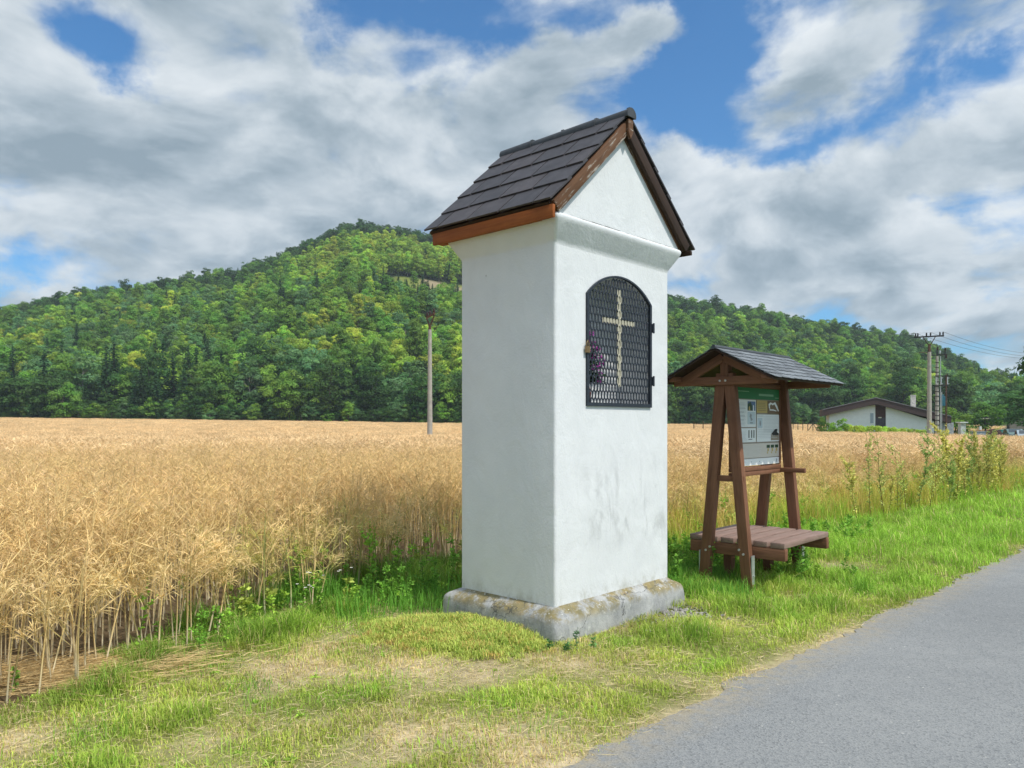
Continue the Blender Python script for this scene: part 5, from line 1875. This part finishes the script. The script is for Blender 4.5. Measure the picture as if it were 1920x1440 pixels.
def build_grass():
    rg = np.random.default_rng(9)
    Vs = []; Ts = []; Cs = []; n0 = 0

    def put(V, T, C):
        nonlocal n0
        Vs.append(V); Ts.append(T + n0); Cs.append(C); n0 += len(V)
    for (ta, tb, dens, wmul) in ((-3.4, 2.0, 6400, 1.0), (2.0, 6.0, 3800, 1.15), (6.0, 12, 1300, 1.5), (12, 24, 500, 2.4), (24, 45, 170, 4.5), (45, 80, 40, 9)):
        ms = 7.0 if ta >= 45 else 4.6
        n = int(dens * (tb - ta) * ms)
        t = rg.uniform(ta, tb, n); s = rg.uniform(-.06, ms, n)
        fs = field_s(t)
        dr = dryness(t, s)
        k = (s < fs + np.where(t < -1, .02, .45)) & (rg.random(n) < np.clip(1.4 - .75 * np.clip(dr, 0, 1.4), .15, 1)) & (rg.random(n) < np.clip((s + .10) / .14, .15, 1))
        t, s, fs, dr = t[k], s[k], fs[k], dr[k]
        x, y = ts_xy(t, s)
        k = ~near_shrine(x, y, .105) & (((x - 1.45) / .26) ** 2 + ((y - 6.66) / .22) ** 2 > rg.uniform(.4, 1.3, len(x))) & (y > 2.2) & (np.abs(x) < .75 * y + 1.5)
        t, s, fs, dr, x, y = (q[k] for q in (t, s, fs, dr, x, y))
        n = len(t)
        lush = sstep(dr, .62, .12)
        clump = fbm(t * 2.6 + 50, s * 2.6 + 8, 3)
        h = rg.uniform(.035, .075, n) * (.65 + 1.0 * lush) * (.45 + 1.35 * sstep(clump, .3, .72))
        h *= np.where(s > fs - .55, 1 + (.5 + 1.0 * vnoise(t * 2, s * 2)) * sstep(t, -1.5, -.5), 1)
        h *= .72 + .28 * sstep(t, .5, 4)
        h *= 1 + .35 * sstep(t, 5, 9)
        h *= np.clip(.45 + s / .5, .45, 1)
        w = rg.uniform(.0028, .0055, n) * wmul
        lean = rg.uniform(.35, 1.0, n)
        deadp = rg.random(n) < np.clip(.08 + .8 * sstep(dr, .3, 1.1), 0, .9)
        g1 = np.array((.22, .42, .05)); g2 = np.array((.44, .64, .085)); g3 = np.array((.54, .60, .11)); st = np.array((.80, .66, .34)); st2 = np.array((.62, .49, .21))
        r = rg.random((n, 1))
        col = g1 * (1 - r) + g2 * r
        olive = (sstep(dr, .1, .5) * .8)[:, None]
        col = col * (1 - olive) + g3 * rg.uniform(.75, 1.2, (n, 1)) * olive
        # the lushest, brightest strip runs along the road beyond the shelter
        lb = (sstep(t, 3.5, 8) * np.maximum(lush, .35))[:, None]
        col = col * (1 - lb * .6) + np.array((.40, .68, .075)) * rg.uniform(.75, 1.2, (n, 1)) * lb * .6
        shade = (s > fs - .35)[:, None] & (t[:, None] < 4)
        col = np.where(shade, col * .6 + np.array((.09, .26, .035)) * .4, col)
        dc = st * (1 - r) + st2 * r
        col = np.where(deadp[:, None], dc, col) * rg.uniform(.75, 1.2, (n, 1))
        col = col * (.62 + .76 * fbm(t * 1.7 + 31, s * 2.3 + 12, 4))[:, None]
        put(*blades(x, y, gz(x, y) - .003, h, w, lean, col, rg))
        # lying dead straw
        m = n // 5
        j = rg.integers(0, n, m)
        j = j[rg.random(len(j)) < .25 + .75 * sstep(dr[j], .15, .7)]
        xx = x[j] + rg.normal(0, .03, len(j)); yy = y[j] + rg.normal(0, .03, len(j))
        a = rg.uniform(0, 6.28, len(j)); L = rg.uniform(.04, .13, len(j))
        P0 = np.c_[xx, yy, rg.uniform(.004, .02, len(j))]; P1 = P0 + np.c_[np.cos(a) * L, np.sin(a) * L, rg.normal(.004, .008, len(j))]
        P0[:, 2] += gz(P0[:, 0], P0[:, 1]); P1[:, 2] += gz(P1[:, 0], P1[:, 1])
        V, Q = strips(P0, P1, np.full(len(j), .0016 * wmul), rg)
        put(V, np.r_[Q[:, (0, 1, 2)], Q[:, (0, 2, 3)]], np.repeat(np.array((.80, .66, .38)) * rg.uniform(.6, 1.15, (len(j), 1)), 4, 0))
    # tufts
    for k in range(150):
        tt = rg.uniform(-3.2, 14); ss = rg.uniform(.3, 3.6)
        if ss > field_s(tt): continue
        if dryness(np.array([tt]), np.array([ss]))[0] > .75: continue
        cx, cy = ts_xy(np.array([tt]), np.array([ss]))
        if near_shrine(cx, cy, .16)[0] or (abs(cx[0] - 1.45) < .4 and abs(cy[0] - 6.66) < .35): continue
        n = int(rg.integers(60, 150)); r = rg.uniform(.07, .2)
        x = cx + rg.normal(0, r, n); y = cy + rg.normal(0, r, n)
        h = rg.uniform(.05, .13, n) * rg.uniform(.7, 1.2) * (1.45 if tt > 3 else .85)
        base = np.array((.20, .40, .05)) * (1 - (r_ := rg.random())) + np.array((.40, .60, .09)) * r_
        put(*blades(x, y, gz(x, y) - .003, h, rg.uniform(.003, .006, n), rg.uniform(.2, .95, n), base * rg.uniform(.7, 1.3, (n, 1)), rg))
    # long grass against the shrine, under the shelter and at the field margin
    def fringe(cx, cy, sp, n, hmin, hmax, c):
        x = cx + rg.normal(0, sp, n); y = cy + rg.normal(0, sp, n)
        k = ~near_shrine(x, y, .105); x = x[k]; y = y[k]
        put(*blades(x, y, gz(x, y) - .003, rg.uniform(hmin, hmax, len(x)), rg.uniform(.003, .006, len(x)), rg.uniform(.1, .8, len(x)), np.array(c) * rg.uniform(.65, 1.3, (len(x), 1)), rg))
    for k in range(34):                                    # right of the plinth, toward the shelter
        fringe(1.55 + rg.uniform(0, .9), 7.3 + rg.uniform(-.1, 1.3), .08, 90, .07, .22, (.18, .42, .055))
    for k in range(20):
        fringe(2.0 + rg.uniform(-.1, .9), 7.5 + rg.uniform(-.1, .8),   .1, 60, .05, .15, (.32, .52, .07))
    for k in range(26):                                    # shaded margin left of the shrine
        fringe(rg.uniform(-2.2, -.5), rg.uniform(6.6, 7.7), .12, 110, .10, .30, (.18, .42, .055))
    for k in range(330):                                   # margin beyond the shelter
        tt = rg.uniform(4.5, 24); ss = field_s(tt) - rg.uniform(-.9, .45)
        cx, cy = ts_xy(np.array([tt]), np.array([ss]))
        fringe(cx[0], cy[0], .16, 110, .22, .7, (.56, .62, .09) if rg.random() < .4 else ((.82, .64, .20) if rg.random() < .65 else (.60, .36, .11)))
    o = fastmesh('grass', np.concatenate(Vs), np.concatenate(Ts), np.concatenate(Cs), M_GRASS)
    print('grass faces', len(o.data.polygons))
    tag(o, kind='stuff')


build_grass()


def build_moss():
    """the low fluffy yellow-green mat in front of the plinth's left face"""
    rg = np.random.default_rng(31)
    Vs = []; Ts = []; Cs = []; n0 = 0
    def put(V, T, C):
        nonlocal n0
        Vs.append(V); Ts.append(T + n0); Cs.append(C); n0 += len(V)
    for k in range(1700):
        x = rg.normal(-.38, .46); y = rg.normal(5.95, .36)
        y += -.35 * (x + .38) * .6
        if near_shrine(np.array([x]), np.array([y]), .12)[0]: continue
        q = (x + .38) ** 2 / .85 ** 2 + (y - 5.95 + .21 * (x + .38)) ** 2 / .60 ** 2 + 1.1 * (fbm(np.array([x * 4.0]), np.array([y * 4.0]), 3)[0] - .5)
        if q > 1 or rg.random() < sstep(q, .45, 1.05) * .8: continue
        n = 52
        hh = .09 * max(0, 1 - q) + .012
        xx = x + rg.normal(0, .03, n); yy = y + rg.normal(0, .03, n)
        c = np.array((.58, .66, .15)) if rg.random() < .72 else (np.array((.72, .54, .18)) if rg.random() < .6 else np.array((.36, .52, .10)))
        put(*blades(xx, yy, gz(xx, yy) + hh * rg.uniform(0, .85, n), rg.uniform(.02, .05, n), rg.uniform(.003, .006, n), rg.uniform(.6, 1.05, n), c * rg.uniform(.65, 1.25, (n, 1)), rg))
    o = fastmesh('stonecrop_mat', np.concatenate(Vs), np.concatenate(Ts), np.concatenate(Cs), M_GRASS)
    tag(o, kind='stuff')
    # flattened straw at the lower left corner of the field
    Vs = []; Ts = []; Cs = []; n0 = 0
    n = 2600
    x = rg.normal(-2.95, .42, n); y = rg.normal(5.02, .2, n) + .25 * (x + 2.95)
    a = rg.normal(.25, .5, n); L = rg.uniform(.08, .34, n)
    P0 = np.c_[x, y, gz(x, y) + rg.uniform(.01, .07, n)]; P1 = P0 + np.c_[np.cos(a) * L, np.sin(a) * L, rg.normal(0, .025, n)]
    P1[:, 2] = np.maximum(P1[:, 2], gz(P1[:, 0], P1[:, 1]) + .005)
    V, Q = strips(P0, P1, np.full(n, .0022), rg)
    o = fastmesh('fallen_straw', V, Q, np.repeat(np.array((.80, .60, .30)) * rg.uniform(.6, 1.2, (n, 1)), 4, 0), M_GRASS)
    tag(o, kind='stuff')
    # gravel spill at the right foot of the plinth
    b = MB()
    rr = random.Random(12)
    for k in range(420):
        x = rr.gauss(1.42, .17); y = rr.gauss(6.62, .2) + .55 * (x - 1.42)
        if near_shrine(np.array([x]), np.array([y]), .12)[0]: continue
        r = rr.uniform(.008, .026)
        P = []
        for (i, j, kk) in ((1, 0, 0), (-1, 0, 0), (0, 1, 0), (0, -1, 0), (0, 0, 1), (0, 0, -1), ):
            P.append((x + i * r * rr.uniform(.7, 1.3), y + j * r * rr.uniform(.7, 1.3), .008 + kk * r * rr.uniform(.5, .9)))
        c = rr.uniform(.16, .36)
        b.add(P, [(0, 2, 4), (2, 1, 4), (1, 3, 4), (3, 0, 4), (2, 0, 5), (1, 2, 5), (3, 1, 5), (0, 3, 5)], 0, (c, c * .95, c * .86))
    o = b.build('gravel', colmat('gravel_stone', .9, 0, 0), bevel=.003, seg=1)
    tag(o, kind='stuff')


build_moss()


# ---------------------------------------------------------------- weeds
def leafy(seed, H, nleaf, leaf, colr, rad=.06, droop=.2, stemcol=(.16, .16, .05), branches=0, hmin=.05, stemr=.004):
    """(stem V,Q,C), (leaf V,Q,C)"""
    rg = np.random.default_rng(seed)
    zs = np.linspace(0, H, 6); cx = np.cumsum(rg.normal(0, .018 * H, 6)) ; cy = np.cumsum(rg.normal(0, .018 * H, 6)); cx -= cx[0]; cy -= cy[0]
    segs = [(np.c_[cx, cy, zs], stemr)]
    for b in range(branches):
        z0 = H * rg.uniform(.25, .85); a = rg.uniform(0, 6.28); L = H * rg.uniform(.12, .28)
        p0 = np.array((np.interp(z0, zs, cx), np.interp(z0, zs, cy), z0))
        f = np.linspace(0, 1, 4)[:, None]
        segs.append((p0 + f * np.array((math.cos(a) * L * .7, math.sin(a) * L * .7, L * .8)), stemr * .5))
    SV = []; SQ = []; n0 = 0; LV = []; LQ = []; LC = []; l0 = 0
    for (P, r) in segs:
        m = len(P)
        for i in range(m):
            rr = r * (1 - .75 * i / (m - 1))
            for k in range(4): SV.append((P[i, 0] + rr * math.cos(k * 1.57), P[i, 1] + rr * math.sin(k * 1.57), P[i, 2]))
        for i in range(m - 1):
            for k in range(4): SQ.append((n0 + i * 4 + k, n0 + i * 4 + (k + 1) % 4, n0 + (i + 1) * 4 + (k + 1) % 4, n0 + (i + 1) * 4 + k))
        n0 += m * 4
        nl = int(nleaf * (1 if r == stemr else .35)) + 1
        f = rg.uniform(hmin if r == stemr else .1, 1, nl) * (m - 1)
        p = np.stack([np.interp(f, np.arange(m), P[:, j]) for j in range(3)], 1)
        a = rg.uniform(0, 6.28, nl)
        taper = np.clip(1.15 - .75 * f / (m - 1), .3, 1)
        L = leaf * rg.uniform(.6, 1.25, nl) * taper
        d = np.c_[np.cos(a), np.sin(a), rg.uniform(-droop, .8, nl)]
        v, q = strips(p, p + d * L[:, None], L * rg.uniform(.14, .26, nl) * 1.3, rg, np.c_[np.zeros((nl, 2)), L * .12])
        LV.append(v); LQ.append(q + l0); l0 += len(v)
        LC.append(np.repeat(np.array(colr) * rg.uniform(.6, 1.35, (nl, 1)), 4, 0))
    return (np.array(SV), np.array(SQ), np.tile(stemcol, (len(SV), 1))), (np.concatenate(LV), np.concatenate(LQ), np.concatenate(LC))


def build_weeds():
    rg = np.random.default_rng(41)
    # tall weeds along the field margin at the right: each stem is a thing
    red = (.10, .045, .025); grn = (.10, .13, .04)
    kinds = []
    for i, (H, nl, lf, c, sc, br) in enumerate(((1.5, 60, .060, (.55, .62, .17), red, 7), (1.6, 80, .060, (.62, .68, .20), red, 9), (1.35, 110, .065, (.42, .56, .16), grn, 8), (1.25, 120, .065, (.68, .64, .19), (.16, .08, .03), 12))):
        S, L = leafy(300 + i, H, nl, lf, c, stemcol=sc, branches=br, stemr=.007, hmin=.12)
        kinds.append((pmesh('stem', S, M_WEED), pmesh('leaves', L, M_WEED), H))
    labs = ['tall sparse weed with dark red stem at the field edge right of the shelter', 'tall loose weed with pale green leaves at the field edge right of the shelter', 'tall green leafy weed at the field edge right of the shelter', 'bushy yellowing weed with brown stem at the field edge right of the shelter']
    spots = [(1634, 13.2, 806, 0), (1658, 13.6, 812, 1), (1684, 13.9, 818, 0), (1700, 13.8, 834, 1), (1722, 14.6, 800, 2), (1755, 15.6, 806, 0), (1772, 16.0, 802, 1), (1782, 16.4, 790, 3), (1792, 16.2, 812, 3), (1806, 17.2, 797, 2), (1819, 17.4, 806, 3), (1832, 17.8, 795, 1), (1846, 18.2, 808, 3), (1858, 18.6, 815, 2), (1868, 19.0, 797, 2), (1876, 19.4, 822, 3), (1812, 16.4, 838, 3), (1838, 17.0, 842, 3), (1852, 17.4, 848, 3), (1742, 14.4, 842, 1), (1866, 18.0, 850, 3), (1825, 16.6, 856, 2), (1780, 15.4, 848, 2)] + [(rg.uniform(1765, 1885), 0, rg.uniform(806, 872), [3, 1, 3, 2][int(rg.integers(0, 4))]) for _ in range(16)] + [(rg.uniform(1600, 1760), 0, rg.uniform(840, 890), [1, 3][int(rg.integers(0, 2))]) for _ in range(7)]
    for (px, d, ytop, k) in spots:
        d = d or np.interp(px, (1600, 1885), (12.6, 19.2)) + rg.uniform(-.8, .6)
        q = at(px, d)
        s, l, H = kinds[k]
        hh = EYE + (HZ - ytop) * d / F - q.z
        root = bpy.data.objects.new('tall_weed', None); COL.objects.link(root)
        root.location = (q.x, q.y, q.z - .01); root.rotation_euler = (rg.normal(0, .05), rg.normal(0, .06), rg.uniform(0, 6.28))
        f = hh / H
        root.scale = (f * .9, f * .9, f)
        tag(root, labs[k], 'weed', ['sparse red-stemmed tall weeds', 'pale leafed tall weeds', 'green leafy tall weeds', 'bushy yellowing tall weeds'][k])
        for nm, m in (('stem', s), ('leaves', l)):
            o = bpy.data.objects.new(nm, m); COL.objects.link(o); o.parent = root
    # low weeds and bindweed at the crop margin, undergrowth
    protos = []
    for i, (H, nl, lf, c) in enumerate(((.28, 30, .055, (.26, .50, .07)), (.45, 40, .06, (.24, .48, .07)), (.22, 34, .045, (.38, .58, .08)), (.7, 46, .05, (.32, .56, .07)), (.35, 44, .07, (.48, .56, .12)))):
        S, L = leafy(330 + i, H, nl, lf, c, stemcol=(.12, .2, .04), branches=3)
        V = np.r_[S[0], L[0]]; Q = np.r_[S[1], L[1] + len(S[0])]; C = np.r_[S[2], L[2]]
        protos.append(pmesh('low_weed', (V, Q, C), M_WEED))
    S, L = leafy(350, .04, 22, .035, (.42, .60, .10), stemcol=(.2, .3, .05), droop=.1)
    protos.append(pmesh('low_weed', (np.r_[S[0], L[0]], np.r_[S[1], L[1] + len(S[0])], np.r_[S[2], L[2]]), M_WEED))
    P = []; I = []
    for k in range(440):
        tt = rg.uniform(-2.6, 26); e = rg.normal(.05, .28)
        if tt < -.9 and rg.random() < .85: continue
        ss = field_s(tt) + e
        x, y = ts_xy(np.array([tt]), np.array([ss])); P.append((x[0], y[0])); I.append(rg.integers(0, 5))
    for k in range(80):                                    # rank growth round the shelter feet and the back of the shrine
        P.append((rg.uniform(1.5, 3.6), rg.uniform(7.9, 9.6))); I.append(rg.integers(0, 3))
    for k in range(24):
        P.append((rg.uniform(-1.6, -.6), rg.uniform(6.7, 7.7))); I.append(rg.integers(0, 3))
    for k in range(110):                                   # small broad leaves among the verge grass
        tt = rg.uniform(-2.5, 6); ss = rg.uniform(.35, 3.2)
        x, y = ts_xy(np.array([tt]), np.array([ss])); P.append((x[0], y[0])); I.append(5)
    for k in range(150):
        tt = rg.uniform(4.5, 9); ss = rg.uniform(1.6, 3.6)
        x, y = ts_xy(np.array([tt]), np.array([ss])); P.append((x[0], y[0])); I.append([0, 2][rg.integers(0, 2)])
    P = np.array(P); I = np.array(I)
    k = ~near_shrine(P[:, 0], P[:, 1], .14); P = P[k]; I = I[k]
    n = len(P)
    rot = np.zeros((n, 3)); rot[:, 2] = rg.uniform(0, 6.28, n); rot[:, :2] = rg.normal(0, .12, (n, 2))
    s = rg.uniform(.6, 1.15, n)
    scatter('low_weeds', protos, np.c_[P, gz(P[:, 0], P[:, 1]) - .01], rot, np.c_[s, s, s], I)
    # small plants against the plinth front
    for (x, y, H, c, lab, nm) in ((.47, 5.60, .17, (.14, .30, .12), 'small upright thistle in front of the plinth corner', 'thistle'), (.27, 5.58, .09, (.16, .34, .10), 'low dark green leafy weed left of the thistle by the plinth', 'leafy_weed'), (.40, 5.57, .07, (.14, .32, .10), 'short dark weed tight beside the small thistle', 'leafy_weed'), (.60, 5.66, .07, (.18, .36, .12), 'tiny grey green sprig right of the thistle by the plinth', 'leafy_weed')):
        S, L = leafy(int(x * 1000), H, 26, .035, c, stemcol=(.06, .12, .04), branches=2, stemr=.003)
        t = thing(nm, (x, y, 0), 0, lab, 'weed')
        fastmesh('stem', *S, M_WEED, t); fastmesh('leaves', *L, M_WEED, t)
    # white flowers in the margin
    wm = simple('petal_white', (.75, .75, .68), .6)
    V = []; T = []
    for k in range(12):
        c = Vector((rg.normal(-1.72, .12), rg.normal(6.85, .12), rg.uniform(.14, .34)))
        for i in range(5):
            a = 6.28 * i / 5; d = Vector((math.cos(a), math.sin(a), .3)) * .016; e = Vector((-math.sin(a), math.cos(a), 0)) * .007
            o = len(V); V += [c, c + d * .6 - e, c + d, c + d * .6 + e]; T += [(o, o + 1, o + 2, o + 3)]
    o = fastmesh('white_flowers', V, T, None, wm)
    tag(o, kind='stuff')
    # hedge in front of the house
    V, Q, C = crown_decid(77, 1.5, 2.2, .1, 'round', 26, 60, .10)
    he = fastmesh('foliage', V, Q, C, LM['yellow'], do_link=False).data
    V, Q, C = crown_decid(78, 1.7, 2.0, .1, 'round', 26, 60, .10)
    he2 = fastmesh('foliage', V, Q, C, LM['mid'], do_link=False).data
    lh = {0: 'bright green bush at the left end of the low hedge before the bungalow'}
    for i, px in enumerate((1572, 1590, 1606, 1622, 1640, 1657, 1674, 1692, 1708, 1724, 1738)):
        q = at(px, 85 + .3 * (i % 2))
        root = bpy.data.objects.new('garden_bush', None); COL.objects.link(root)
        root.location = (q.x, q.y, q.z); k = (1.25, 1.1, 1.05, 1.0, 1.05, 1, .95, .9, .85, .8, .8)[i]
        root.rotation_euler = (0, 0, i * 1.3); root.scale = (k, .8 * k, k * 1.12)
        tag(root, lh.get(i, 'olive green bush in the low hedge before the white bungalow wall'), 'bush', 'bushes of the hedge before the bungalow')
        o = bpy.data.objects.new('foliage', he2 if i == 0 else he); COL.objects.link(o); o.parent = root


build_weeds()


# ================================================================ the air between here and the wooded hills
def build_haze():
    b = MB().box((0, 0, 70), (1900, 1900, 160))
    m = bpy.data.materials.new('air'); m.use_nodes = True
    N = NT(m.node_tree)
    N.n.remove(N.n['Principled BSDF'])
    v = N.node('ShaderNodeVolumePrincipled')
    v.inputs['Color'].default_value = (0.80, 0.90, 1.0, 1)
    v.inputs['Density'].default_value = 0.00032
    v.inputs['Anisotropy'].default_value = 0.2
    N.l.new(v.outputs[0], N.n['Material Output'].inputs['Volume'])
    o = b.build('haze', m)
    tag(o, kind='stuff')


build_haze()
